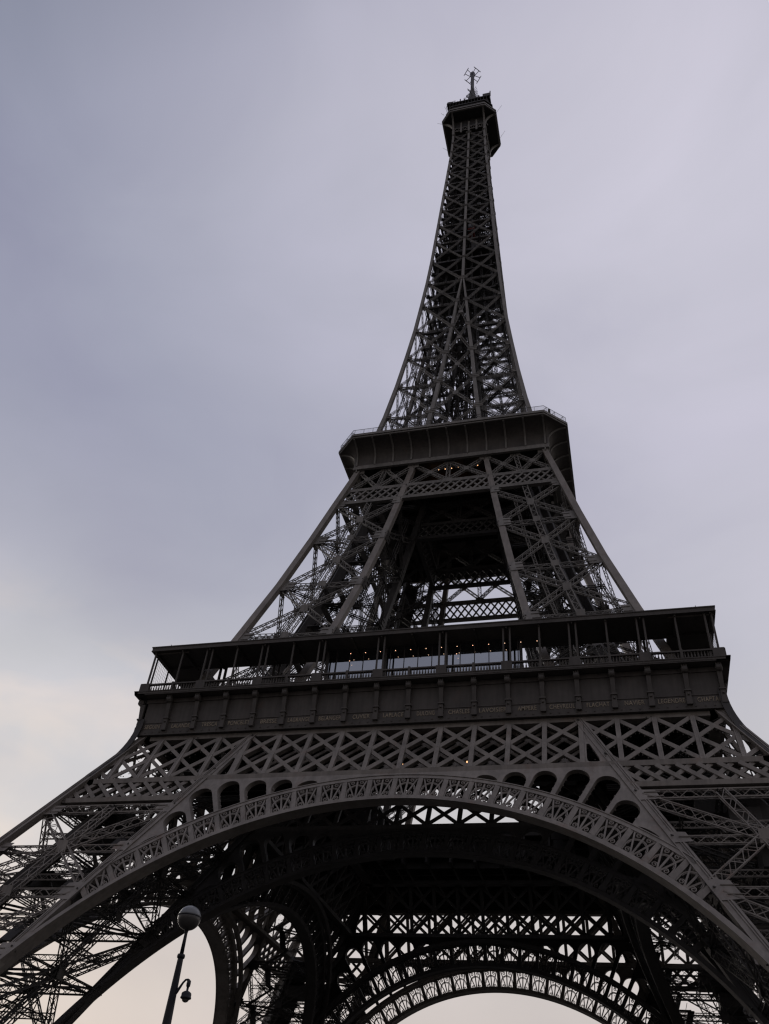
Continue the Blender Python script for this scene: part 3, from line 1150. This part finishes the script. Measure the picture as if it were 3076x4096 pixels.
# ------------------------------------------------------------------ belt under the second floor
def upper_belt(mb, shift_fn, xr, outer):
    n = V3(0, -1, 0)
    fy = shift_fn
    for za, zb in ((97.92, 98.50), (101.42, 102.02)):
        zc = (za + zb) / 2
        mb.bar(V3(-xr(zc), fy(zc) + 0.3, zc), V3(xr(zc), fy(zc) + 0.3, zc), zb - za, 0.75, n)
    pit, sl = 1.50, 2.30 / 2.92
    xl = lambda z: -xr(z)
    K = int(20 / pit)
    for k in range(-K, K + 1):
        for s_ in (1, -1):
            clipx(mb, fy, xl, xr, 98.50, 101.42, k * pit + (0.0 if s_ > 0 else 0.15), s_ * sl, 0.30, 0.16, n, 0.08 if s_ > 0 else 0.26)
    # W of lattice girders above
    zb_, zt_ = 102.2, 107.4
    P = lambda x, z: V3(x, fy(z) + 0.3, z)
    bays = [(lambda z: -ii(z), lambda z: ii(z))]
    if outer:
        bays += [(lambda z: ii(z) + 0.7, lambda z: h(z) - 0.4), (lambda z: -h(z) + 0.4, lambda z: -ii(z) - 0.7)]
    for L_, R_ in bays:
        mid = lambda z: (L_(z) + R_(z)) / 2
        for A, B in ((L_, mid), (mid, R_)):
            girder(mb, P(A(zb_), zb_), P(B(zt_), zt_), n, 0.62, 0.5, 0.11, 0.07, 0.6)
            girder(mb, P(B(zb_), zb_), P(A(zt_), zt_), n, 0.62, 0.5, 0.11, 0.07, 0.6)
            zc = (zb_ + zt_) / 2
            xc = (A(zc) + B(zc)) / 2
            mb.bar(P(xc - 0.45, zc) - V3(0, 0.3, 0), P(xc + 0.45, zc) - V3(0, 0.3, 0), 0.7, 0.06, n)
        girder(mb, P(mid(zb_), zb_), P(mid(zt_), zt_), n, 0.72, 0.5, 0.11, 0.07, 0.6)
        mb.bar(P(mid(zt_) - 0.9, zt_), P(mid(zt_) + 0.9, zt_), 0.8, 0.5, n)
        mb.bar(P(mid(zb_) - 0.8, zb_), P(mid(zb_) + 0.8, zb_), 0.5, 0.5, n)
    for s in (-1, 1):
        for f_ in ((ii, 0.35),) + (((h, -0.35),) if outer else ()):
            x = s * (f_[0](107.2) + f_[1])
            mb.bar(V3(x - 1.0, fy(107.2) - 0.03, 107.2), V3(x + 1.0, fy(107.2) - 0.03, 107.2), 0.75, 0.2, n)


m = MB()
upper_belt(m, face_y(0.05), lambda z: h(z) - 0.3, True)
ub = m.build('upper_belt_truss', IRON3, T)
quarters(ub, T)
m = MB()
upper_belt(m, lambda z: -ii(z) - 0.3, lambda z: ii(z), False)
ui = m.build('inner_upper_belt_truss', IRON2, T)
quarters(ui, T)

# ------------------------------------------------------------------ second floor gallery
E2 = 17.1


def octo(H, e, z):
    e = min(e, H)
    return [(-e, -H, z), (e, -H, z), (H, -e, z), (H, e, z), (e, H, z), (-e, H, z), (-H, e, z), (-H, -e, z)]


def cove(t):
    return 17.25 + 3.15 * (1 - math.cos(t * PI / 2)), 109.9 + 2.35 * math.sin(t * PI / 2)


prof = [(17.25, 108.35), (17.25, 109.9)] + [cove(t) for t in np.linspace(0.08, 1, 12)]
m = MB()
m.prism([octo(H, E2, z) for H, z in prof] + [octo(20.4, E2, 112.3)], False)
m.add([(-17.2, -17.2, 111.6), (17.2, -17.2, 111.6), (17.2, 17.2, 111.6), (-17.2, 17.2, 111.6)], [(3, 2, 1, 0)])
m.add(octo(20.6, E2, 113.05), [tuple(range(8))])
second = m.build('second_floor', FRIEZE, T)
m = MB()
for H0, z0, z1 in ((17.42, 107.45, 107.9), (17.34, 107.9, 108.35)):
    m.prism([octo(H0 - 0.5, E2, z0), octo(H0, E2 + 0.2, z0), octo(H0, E2 + 0.2, z1), octo(H0 - 0.5, E2, z1)], False)
for H0, z0, z1 in ((20.62, 112.28, 112.55), (20.80, 112.62, 113.12)):
    m.prism([octo(H0 - 0.6, E2, z0), octo(H0, E2, z0), octo(H0, E2, z1), octo(H0 - 0.6, E2, z1)], False)
m.build('cornice', IRON3, second)


def rib(mb, p_of, w_, n):
    pts = [p_of(H + 0.02, z) for H, z in [(17.27, 108.3)] + prof[1:]]
    for a, b in zip(pts[:-1], pts[1:]):
        mb.bar(a, b, w_, 0.34, n)


m = MB()
rib(m, lambda H, z: V3(0, -H, z), 0.30, V3(0, -1, 0.001))
rb = m.build('curved_bracket', IRON3, second)
fc = True
for q in range(4):
    for k in range(-5, 6):
        if fc:
            rb.location = (k * 3.362, 0, 0)
            fc = False
            continue
        c = rb.copy()
        C.objects.link(c)
        c.parent = second
        c.matrix_local = Matrix.Rotation(q * PI / 2, 4, 'Z') @ Matrix.Translation((k * 3.362, 0, 0))
m = MB()
for t in np.arange(-20.2, 20.3, 1.7):
    if abs(t) <= 17.1:
        m.bar(V3(t, -20.55, 113.1), V3(t, -20.55, 114.4), 0.06, 0.06, V3(0, -1, 0))
for z in (113.4, 113.65, 113.9, 114.15):
    m.bar(V3(-17.1, -20.55, z), V3(17.1, -20.55, z), 0.02, 0.02, V3(0, -1, 0))
    m.bar(V3(17.1, -20.55, z), V3(20.55, -17.1, z), 0.02, 0.02, V3(0, 0, 1))
m.bar(V3(-17.1, -20.55, 114.4), V3(17.1, -20.55, 114.4), 0.06, 0.06, V3(0, -1, 0))
m.bar(V3(17.1, -20.55, 114.4), V3(20.55, -17.1, 114.4), 0.06, 0.06, V3(0, 0, 1))
for t in (0.12, 0.5, 0.88):
    p = V3(17.1 + 3.45 * t, -20.55 + 3.45 * t, 113.1)
    m.bar(p, p + V3(0, 0, 1.3), 0.06, 0.06, V3(1, 0, 0))
    m.bar(p + V3(0, 0, 1.2), p + V3(-0.8, 0.8, 1.2), 0.07, 0.07, V3(0, 0, 1))
for t in np.arange(-8.5, 8.6, 1.9):
    m.bar(V3(t, -20.5, 113.1), V3(t + 0.95, -20.5, 114.0), 0.05, 0.05, V3(0, -1, 0))
    m.bar(V3(t + 0.95, -20.5, 114.0), V3(t + 1.9, -20.5, 113.1), 0.05, 0.05, V3(0, -1, 0))
four(m, 'railing', IRON2, second)
m = MB()
m.box(17.75, 18.15, -19.75, -19.35, 113.5, 114.3)
m.bar(V3(17.95, -19.55, 113.1), V3(17.95, -19.55, 113.6), 0.08, 0.08, V3(0, 1, 0))
m.build('floodlight', IRON2, second)
m = MB()
m.box(-7.5, 7.5, -9.9, -8.2, 108.6, 111.58)
for x in np.arange(-7, 7.1, 2.0):
    m.box(x - 0.06, x + 0.06, -10.0, -9.9, 108.6, 111.5)
m.build('lift_lobby', WOODW, second)
m = MB()
for y in np.arange(-15, 15.1, 3.0):
    if abs(y) != 12:
        m.box(-16.9, 16.9, y - 0.15, y + 0.15, 110.4, 111.59)
    m.box(y - 0.15, y + 0.15, -16.9, 16.9, 110.1, 111.58) if abs(y) > 10 else None
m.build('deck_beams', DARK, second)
lb = bulb(second, (-4.14, -11.7, 110.76), 0.10, BULBO)
for x in (-2.95, -1.73, -0.55, 0.65, 4.23):
    c = lb.copy()
    C.objects.link(c)
    c.parent = second
    c.location = (x, -11.7, 110.71)

# ------------------------------------------------------------------ upper shaft
LEV = [113.0, 124.8, 135.24, 145.76, 156.34, 166.96, 177.15, 187.17, 196.7, 205.7, 214.4, 222.5, 230.3, 237.4, 244.1, 250.5, 256.5, 262.2]
LEV[0] = 114.4
m = MB()
m.box(-1.2, 1.2, -1.2, 1.2, 113.0, 113.6)
us = m.build('upper_shaft', IRON2, T)
for xi, yi in ((1, 1), (0, 1), (1, 0), (0, 0)):
    m = MB()
    zs = [107.0] + [z for z in LEV if z > 110] + [266.0]
    if xi == 0 and yi == 0:
        zs = [z for z in zs if z <= 170]
    rafter(m, xi, yi, zs, False, 1.0)
    o = m.build('rafter', IRON3 if (xi or yi) else IRON2, us)
    for k in (1, 2, 3):
        c = o.copy()
        C.objects.link(c)
        c.parent = us
        c.rotation_euler = (0, 0, k * PI / 2)


def node_fins(mb, xa, xb, y, z, hgt, n):
    mb.bar(V3(xa, y, z), V3(xb, y, z), hgt * 0.5, 0.05, n)
    for k in (-1, 0, 1):
        mb.bar(V3(xa, y - 0.05, z + k * hgt * 0.36), V3(xb, y - 0.05, z + k * hgt * 0.36), 0.07, 0.12, n)


m = MB()
n = V3(0, -1, 0)
for a, b in zip(LEV[:-1], LEV[1:]):
    w_ = 0.54 if a < 180 else 0.40
    ya, yb = -h(a) + 0.3, -h(b) + 0.3
    fine = a < 200
    for s in (-1, 1):
        xa0, xa1 = ii(a) + 0.3, h(a) - 0.3
        xb0, xb1 = ii(b) + 0.3, h(b) - 0.3
        girder(m, (s * xa0, ya, a), (s * xb1, yb, b), n, w_, 0.32, 0.062, 0.04, w_, fine)
        girder(m, (s * xa1, ya, a), (s * xb0, yb, b), n, w_, 0.32, 0.062, 0.04, w_, fine)
        L_ = 1.45 if b < 150 else 1.1 if b < 180 else 0.85
        hg = 1.4 if b < 180 else 0.95
        node_fins(m, s * (h(b) - L_), s * (h(b) - 0.12), -h(b) - 0.03, b, hg, n)
        i0 = ii(b)
        node_fins(m, s * max(0.0, i0 - L_ * 0.35), s * (i0 + L_), -h(b) - 0.03, b, hg, n)
        girder(m, (s * xb0, yb + 0.5, b), (s * xb1, yb + 0.5, b), n, 0.5, 0.4, 0.08, 0.05, 0.6, False)
    if a < 160:
        girder(m, (-ii(a) - 0.2, ya, a), (ii(b) + 0.2, yb, b), n, w_, 0.32, 0.062, 0.04, w_)
        girder(m, (ii(a) + 0.2, ya, a), (-ii(b) - 0.2, yb, b), n, w_, 0.32, 0.062, 0.04, w_)
        zc = (a + b) / 2
        m.bar(V3(-0.5, -h(zc) - 0.05, zc), V3(0.5, -h(zc) - 0.05, zc), 0.9, 0.06, n)
o = m.build('bracing', IRON3, us)
side_copies(o, us)
m = MB()
for a, b in zip(LEV[:-1], LEV[1:]):
    for s in (-1, 1):
        for f in (0.22, 0.5, 0.78):
            p = [s * (ii(z) + (h(z) - ii(z)) * f) for z in (a, b)]
            m.bar(V3(p[0] - 0.16, -h(a) + 1.3, a), V3(p[1] - 0.16, -h(b) + 1.3, b), 0.07, 0.07, V3(0, -1, 0))
            m.bar(V3(p[0] + 0.16, -h(a) + 1.3, a), V3(p[1] + 0.16, -h(b) + 1.3, b), 0.07, 0.07, V3(0, -1, 0))
            for k in range(8):
                t = [(k + q) / 8 for q in (0, 1)]
                x = [p[0] + (p[1] - p[0]) * q for q in t]
                z = [a + (b - a) * q for q in t]
                g = 0.16 if k % 2 else -0.16
                m.bar(V3(x[0] - g, -h(z[0]) + 1.3, z[0]), V3(x[1] + g, -h(z[1]) + 1.3, z[1]), 0.05, 0.03, V3(0, -1, 0))
o = m.build('secondary_uprights', IRON2, us)
side_copies(o, us)
# inner faces of the four upper legs
m = MB()
for a, b in zip(LEV[:7], LEV[1:8]):
    for s in (-1, 1):
        ya, yb = -ii(a) - 0.3, -ii(b) - 0.3
        girder(m, (s * (ii(a) + 0.3), ya, a), (s * (h(b) - 0.3), yb, b), n, 0.55, 0.3, 0.09, 0.06, 0.55, False)
        girder(m, (s * (h(a) - 0.3), ya, a), (s * (ii(b) + 0.3), yb, b), n, 0.55, 0.3, 0.09, 0.06, 0.55, False)
        girder(m, (s * (ii(b) + 0.3), yb, b), (s * (h(b) - 0.3), yb, b), n, 0.55, 0.3, 0.09, 0.06, 0.55, False)
        zc = (a + b) / 2
        girder(m, (s * (ii(zc) + 0.3), -(h(zc) + ii(zc)) / 2, zc), (s * (h(zc) - 0.3), -(h(zc) + ii(zc)) / 2, zc), (0, 0, 1), 0.4, 0.3, 0.08, 0.05, 0.5, False)
o = m.build('inner_bracing', IRON2, us)
side_copies(o, us)
# plan frames at every level, lift guides and stairs inside
m = MB()
lv2 = []
for a, b in zip(LEV[:-1], LEV[1:]):
    lv2 += [a, (a + b) / 2] if a > 160 else [a]
for z in lv2 + [262.2]:
    q = h(z) - 0.4
    g = 0.5 if z < 180 else 0.6
    full = z > 150
    for p0, p1 in (((-q, -q), (q, q)), ((-q, q), (q, -q)), ((-q, 0), (q, 0)), ((0, -q), (0, q))) if z < 150 else (((-q, -q), (q, q)), ((-q, q), (q, -q)), ((-q, 0), (q, 0)), ((0, -q), (0, q)), ((-q, -q * 0.5), (q, -q * 0.5)), ((-q, q * 0.5), (q, q * 0.5)), ((-q * 0.5, -q), (-q * 0.5, q)), ((q * 0.5, -q), (q * 0.5, q))):
        girder(m, (*p0, z), (*p1, z), (0, 0, 1), g, 0.4, 0.1, 0.07, 0.6, False)
    if full:
        for s in (-1, 1):
            m.bar(V3(-q, s * q * 0.92, z), V3(q, s * q * 0.92, z), 0.5, 0.3, V3(0, 0, 1))
            m.bar(V3(s * q * 0.92, -q, z), V3(s * q * 0.92, q, z), 0.5, 0.3, V3(0, 0, 1))
m.build('plan_frame', IRON2, us)
m = MB()
for x, y in ((-1.9, -1.3), (1.9, -1.3), (-1.9, 1.5), (1.9, 1.5), (0, -1.3), (0, 1.5)):
    girder(m, (x, y, 113), (x, y, 268), (0, -1, 0), 0.75, 0.75, 0.16, 0.09, 0.8)
for z in np.arange(115, 266, 3.3):
    for y in (-1.3, 1.5):
        m.bar(V3(-2.2, y, z), V3(2.2, y, z), 0.35, 0.3, V3(0, -1, 0))
        m.bar(V3(-1.9, y, z), V3(0, y, z + 3.3), 0.14, 0.14, V3(0, -1, 0))
        m.bar(V3(1.9, y, z), V3(0, y, z + 3.3), 0.14, 0.14, V3(0, -1, 0))
    for x in (-1.9, 1.9):
        m.bar(V3(x, -1.3, z), V3(x, 1.5, z + 1.6), 0.14, 0.14, V3(1, 0, 0))
m.build('lift_shaft', IRON2, us)
m = MB()
ang = 0
for z in np.arange(114, 262, 0.42):                       # winding stair beside the lift shaft
    ang += 0.33
    cx, cy = -min(3.4, h(z) - 1.9), 1.2
    m.bar(V3(cx, cy, z), V3(cx + 1.1 * math.cos(ang), cy + 1.1 * math.sin(ang), z), 0.4, 0.06, V3(0, 0, 1))
m.bar(V3(-3.4, 1.2, 114), V3(-3.2, 1.2, 262), 0.2, 0.2, V3(0, 1, 0))
m.build('stair', IRON2, us)
m = MB()
rng = random.Random(3)
for z, inset, kx in ((186.4, 0.35, 0.0), (190.8, 0.5, 0.3)):
    q = h(z) - inset
    m.box(-q, q, -q, -1.7, z, z + 0.25)
    m.box(-q, q, 1.9, q, z, z + 0.25)
    m.box(-q, -2.4, -1.7, 1.9, z, z + 0.25)
    m.box(2.4, q, -1.7, 1.9, z, z + 0.25)
m.box(-4.5, -2.6, -4.5, -2.4, 186.7, 190.0)
m.box(2.8, 5.2, -5.0, -2.6, 186.7, 190.2)
m.build('intermediate_platform', DARK, us)
for z in LEV[8:]:
    for _ in range(7):                                   # cable trays, ducts and cabinets along the shaft
        q = h(z) - 0.9
        x, y = rng.uniform(-q, q), rng.uniform(-q, q)
        m = MB()
        m.box(x - rng.uniform(0.2, 0.7), x + rng.uniform(0.2, 0.8), y - 0.3, y + rng.uniform(0.2, 0.9), z - rng.uniform(0, 3), z + rng.uniform(0.3, 2.2))
        m.build('service_cabinet', IRON2, us)

# ------------------------------------------------------------------ third floor and summit
E3, H3 = 5.45, 8.5
m = MB()
m.prism([octo(5.0, 4.9, 266.0), octo(5.0, 4.9, 271.3), octo(H3 - 0.1, E3, 271.4), octo(H3 - 0.1, E3, 272.9), octo(7.4, 5.2, 273.0), octo(7.2, 5.0, 277.2), octo(7.5, 5.3, 277.3), octo(7.5, 5.3, 277.7)], True)
third = m.build('third_floor', DARK, T)
m = MB()
for H0, z0, z1 in ((H3, 271.35, 271.75), (H3 + 0.12, 272.3, 272.9)):
    m.prism([octo(H0 - 0.5, E3, z0), octo(H0, E3, z0), octo(H0, E3, z1), octo(H0 - 0.5, E3, z1)], False)
m.build('cornice', IRON3, third)
m = MB()
for s in (-1, 1):
    pts = [(4.98, 262.5)] + [(4.98 + 3.4 * (1 - math.cos(t * PI / 2)), 265.8 + 5.5 * math.sin(t * PI / 2)) for t in np.linspace(0, 1, 9)]
    for a, b in zip(pts[:-1], pts[1:]):
        m.bar(V3(s * 4.85, -a[0], a[1]), V3(s * 4.85, -b[0], b[1]), 0.55, 0.42, V3(0, -1, 0.001))
for x in (-2.4, 0, 2.4):
    m.bar(V3(x, -5.05, 263), V3(x, -5.05, 269.6), 0.5, 0.3, V3(0, -1, 0))
for z in (264.2, 266.2):
    m.bar(V3(-5, -5.1, z), V3(5, -5.1, z), 0.26, 0.12, V3(0, -1, 0))
for x in np.arange(-4.8, 4.9, 1.2):
    m.bar(V3(x, -5.05, 264.2), V3(x + 0.6, -5.05, 266.2), 0.1, 0.08, V3(0, -1, 0))
    m.bar(V3(x + 1.2, -5.05, 264.2), V3(x + 0.6, -5.05, 266.2), 0.1, 0.08, V3(0, -1, 0))
four(m, 'curved_bracket', IRON3, third)
for x0, x1, y0, y1, z1 in ((4.6, 6.9, -6.9, -5.2, 283.4), (-6.9, -5.0, -6.9, -5.4, 282.6), (-1.5, 0.8, -6.4, -5.0, 282.5), (2.0, 3.4, -6.6, -5.4, 282.9), (5.4, 6.9, -3.5, 0.5, 283.2)):
    m = MB()
    m.box(x0, x1, y0, y1, 281.61, z1)
    m.box(x0 + 0.2, x1 - 0.2, y0 + 0.2, y1 - 0.2, z1, z1 + 0.35)
    m.build('equipment_cabin', IRON2, third)
m = MB()
for x in np.arange(-7, 7.1, 1.0):                         # cage of the open deck
    for y in (-7.1, 7.1):
        m.bar(V3(x, y, 277.7), V3(x * 0.97, y * 0.97, 281.3), 0.08, 0.08, V3(0, 1, 0))
        m.bar(V3(y, x, 277.7), V3(y * 0.97, x * 0.97, 281.3), 0.08, 0.08, V3(0, 1, 0))
m.box(-6.2, 6.2, -6.2, 6.2, 277.7, 281.2)
m.box(-7.0, 7.0, -7.0, 7.0, 281.2, 281.6)
m.prism([octo(3.4, 2.4, 281.6), octo(3.2, 2.2, 285.5), octo(2.0, 1.4, 286.5)])
m.build('summit_deck', IRON2, third)


def aerial(kind, x, y, z, s):
    b = MB()
    if kind == 'panel':
        b.box(-0.16, 0.16, -0.12, 0.12, 0.2, 0.2 + s)
        b.bar(V3(0, 0.2, 0), V3(0, 0.2, s), 0.08, 0.08, V3(1, 0, 0))
    elif kind == 'dish':
        b.lathe((0, 0, 0.6), [(0.05, -0.15), (0.35, -0.05), (0.5, 0.12), (0.5, 0.16)], 12, 'x')
        b.bar(V3(0, 0, 0), V3(0, 0, 0.7), 0.1, 0.1, V3(1, 0, 0))
    else:
        b.bar(V3(0, 0, 0), V3(0, 0, s), 0.09, 0.09, V3(1, 0, 0))
        for q in np.linspace(0.45, 0.95, 3):
            b.bar(V3(-0.45, 0, s * q), V3(0.45, 0, s * q), 0.06, 0.06, V3(0, 1, 0))
    o = b.build('aerial', IRON2, third)
    o.location = (x, y, z)


for i in range(34):
    e = i % 4
    t = rng.uniform(-6.8, 6.8)
    r_ = rng.uniform(6.3, 6.95)
    x, y = [(t, -r_), (r_, t), (t, -r_), (-r_, t)][e]
    aerial(['panel', 'whip', 'dish'][i % 3], x, y, 281.6, rng.uniform(0.9, 2.3))
aerial('panel', 6.95, -6.3, 282.0, 3.6)
aerial('panel', 6.7, -6.7, 281.0, 2.2)
for x, y, z, dx, dy in ((8.5, -4.5, 272.6, 2.0, -1.8), (8.6, 3.5, 272.6, 1.9, -1.7), (-8.5, -4.6, 272.6, -1.7, -0.3), (-8.4, 4.2, 272.6, -1.6, -1.0), (-7.6, -7.0, 273.2, -0.9, -0.5), (-6.6, -7.2, 275.0, -0.7, -1.4)):
    b = MB()
    b.bar(V3(0, 0, 0), V3(dx, dy, 0.8), 0.05, 0.05, V3(0, 0, 1))
    b.bar(V3(dx * 0.3, dy * 0.3, 0), V3(dx * 0.3, dy * 0.3, 0.9), 0.04, 0.04, V3(0, 1, 0))
    o = b.build('whip_aerial', IRON2, third)
    o.location = (x, y, z)
# mast
m = MB()
m.lathe((0, 0, 0), [(2.2, 283), (2.0, 290), (1.65, 296), (1.4, 299), (1.05, 302.5), (0.7, 305.5)], 10)
for z in np.arange(289, 305.5, 0.9):
    for k in range(6):
        a = k * PI / 3 + z
        r_ = np.interp(z, [288, 305], [2.0, 0.75])
        m.bar(V3(r_ * math.cos(a), r_ * math.sin(a), z), V3((r_ + 0.9) * math.cos(a), (r_ + 0.9) * math.sin(a), z + 0.3), 0.07, 0.07, V3(0, 0, 1))
        m.bar(V3((r_ + 0.9) * math.cos(a), (r_ + 0.9) * math.sin(a), z - 0.3), V3((r_ + 0.9) * math.cos(a), (r_ + 0.9) * math.sin(a), z + 0.9), 0.08, 0.08, V3(1, 0, 0))
mast = m.build('mast', IRON2, third)
m = MB()
m.lathe((0, 0, 0), [(0.56, 305.0), (0.56, 316.5), (0.95, 318.6), (1.0, 319.2), (0.4, 319.3), (0.05, 322.5)], 12)
for z in np.arange(306.0, 316.3, 0.7):
    m.lathe((0, 0, z), [(0.60, 0), (0.62, 0.1), (0.60, 0.2)], 12)
m.build('mast_tube', STEEL, mast)
for sx, sy in ((-1, -1), (1, -1), (1, 1), (-1, 1)):
    b = MB()
    d = V3(sx * 0.74, sy * 0.67, 0)
    t = V3(-sy * 0.67, sx * 0.74, 0)
    z = 318.0
    for q in (-0.8, 0.8):
        b.bar(d * 0.4 + t * q * 0.6 + V3(0, 0, z - 0.4), d * 2.65 + t * q + V3(0, 0, z), 0.17, 0.17, V3(0, 0, 1))
    b.bar(d * 2.65 - t * 1.5 + V3(0, 0, z), d * 2.65 + t * 1.5 + V3(0, 0, z), 0.2, 0.2, V3(0, 0, 1))
    b.build('dipole_aerial', STEEL, mast)

# ------------------------------------------------------------------ red lift cabin inside the shaft
cab = empty('lift_cabin', 'small red lift cabin seen through the ironwork high in the tower shaft', 'lift cabin', (1.2, -4.6, 203.6))
m = MB()
m.box(-0.75, 0.75, -1.2, 1.2, 0.0, 0.5)
m.build('body', RED, cab)
m = MB()
m.box(-0.7, 0.7, -1.15, 1.15, 3.2, 3.9)
m.build('roof', RED, cab)
m = MB()
m.box(-0.66, 0.66, -1.1, 1.1, 0.505, 3.195)
m.build('window_band', GLOBEB, cab)

# ------------------------------------------------------------------ street lamp with a camera on a bracket
LX, LY = 12.05, -100.0
lamp = empty('street_lamp', 'dark street lamp with a two tone globe on a tapered pole below the arch', 'street lamp', (LX, LY, 0.9))
G0 = 0.9
m = MB()
m.lathe((0, 0, 0), [(0.30, 0), (0.30, 0.25), (0.22, 0.4), (0.20, 1.0), (0.135, 1.15), (0.105, 4.6), (0.095, 4.95), (0.064, 6.15), (0.06, 6.24)], 24)
pole = m.build('pole', POLE, lamp, True)
m = MB()
m.lathe((0, 0, 6.2), [(0.064, 0), (0.085, 0.02), (0.088, 0.06), (0.08, 0.09), (0.045, 0.10)], 24)
m.build('collar', POLE, pole, True)
m = MB()
m.lathe((0, 0, 6.3), [(0.045, 0), (0.037, 0.32), (0.034, 0.42), (0.042, 0.47), (0.055, 0.50), (0.085, 0.535)], 24)
m.build('neck', POLE, lamp, True)
GC, GR = 7.05, 0.262
lo = [(GR * math.cos(a), GR * math.sin(a)) for a in np.linspace(-PI / 2 + 0.2, 0.10, 12)]
hi = [(GR * math.cos(a) * 1.0, GR * math.sin(a)) for a in np.linspace(0.13, PI / 2 - 0.02, 12)]
m = MB()
m.lathe((0, 0, GC), lo, 40)
gl = m.build('globe', GLOBEB, lamp, True)
m = MB()
m.lathe((0, 0, GC), hi, 40)
m.build('globe_cap', GLOBET, gl, True)
m = MB()
m.lathe((0, 0, GC), [(GR * 0.98, 0.020), (GR + 0.008, 0.022), (GR + 0.008, 0.034), (GR * 0.98, 0.036)], 40)
m.build('rim', POLE, gl, True)
m = MB()


def tube(mb, pts, r, seg=10):
    pts = [V3(*p) for p in pts]
    rings = []
    for i, p in enumerate(pts):
        a = pts[min(i + 1, len(pts) - 1)] - pts[max(i - 1, 0)]
        a /= np.linalg.norm(a)
        s = np.cross(a, V3(0, 1, 0))
        s /= np.linalg.norm(s)
        t = np.cross(s, a)
        rr = r if not hasattr(r, '__len__') else r[i]
        rings.append([tuple(p + rr * (math.cos(2 * PI * k / seg) * s + math.sin(2 * PI * k / seg) * t)) for k in range(seg)])
    mb.prism(rings)


B = lambda x, z: (x - LX, 0, z - G0)
tube(m, [B(12.06, 6.36), B(12.13, 6.45), B(12.19, 6.55), B(12.235, 6.63), B(12.285, 6.685), B(12.33, 6.69), B(12.365, 6.67)], [0.04, 0.034, 0.026, 0.022, 0.022, 0.024, 0.03])
m.build('bracket_arm', POLE, lamp, True)
camo = empty('security_camera', 'black dome security camera hanging from the curved arm on the lamp pole', 'security camera', (12.37, LY, 6.25))
m = MB()
m.lathe((0, 0, 0), [(0.022, 0.43), (0.042, 0.42), (0.046, 0.36), (0.042, 0.31), (0.026, 0.29), (0.024, 0.22), (0.05, 0.215), (0.098, 0.185), (0.108, 0.16), (0.108, 0.11), (0.118, 0.10), (0.118, 0.075), (0.09, 0.06), (0.075, 0.055)], 24)
m.build('housing', POLE, camo, True)
m = MB()
m.lathe((0, 0, 0.058), [(0.075, 0)] + [(0.075 * math.cos(a), -0.06 * math.sin(a)) for a in np.linspace(0.1, PI / 2 - 0.03, 8)], 24)
m.build('dome', GLOBEB, camo, True)

# ------------------------------------------------------------------ ground
m = MB()
m.add([(-6000, -6000, G0), (6000, -6000, G0), (6000, 6000, G0), (-6000, 6000, G0)], [(0, 1, 2, 3)])
g = m.build('ground', GRAVEL)
g['kind'] = 'structure'
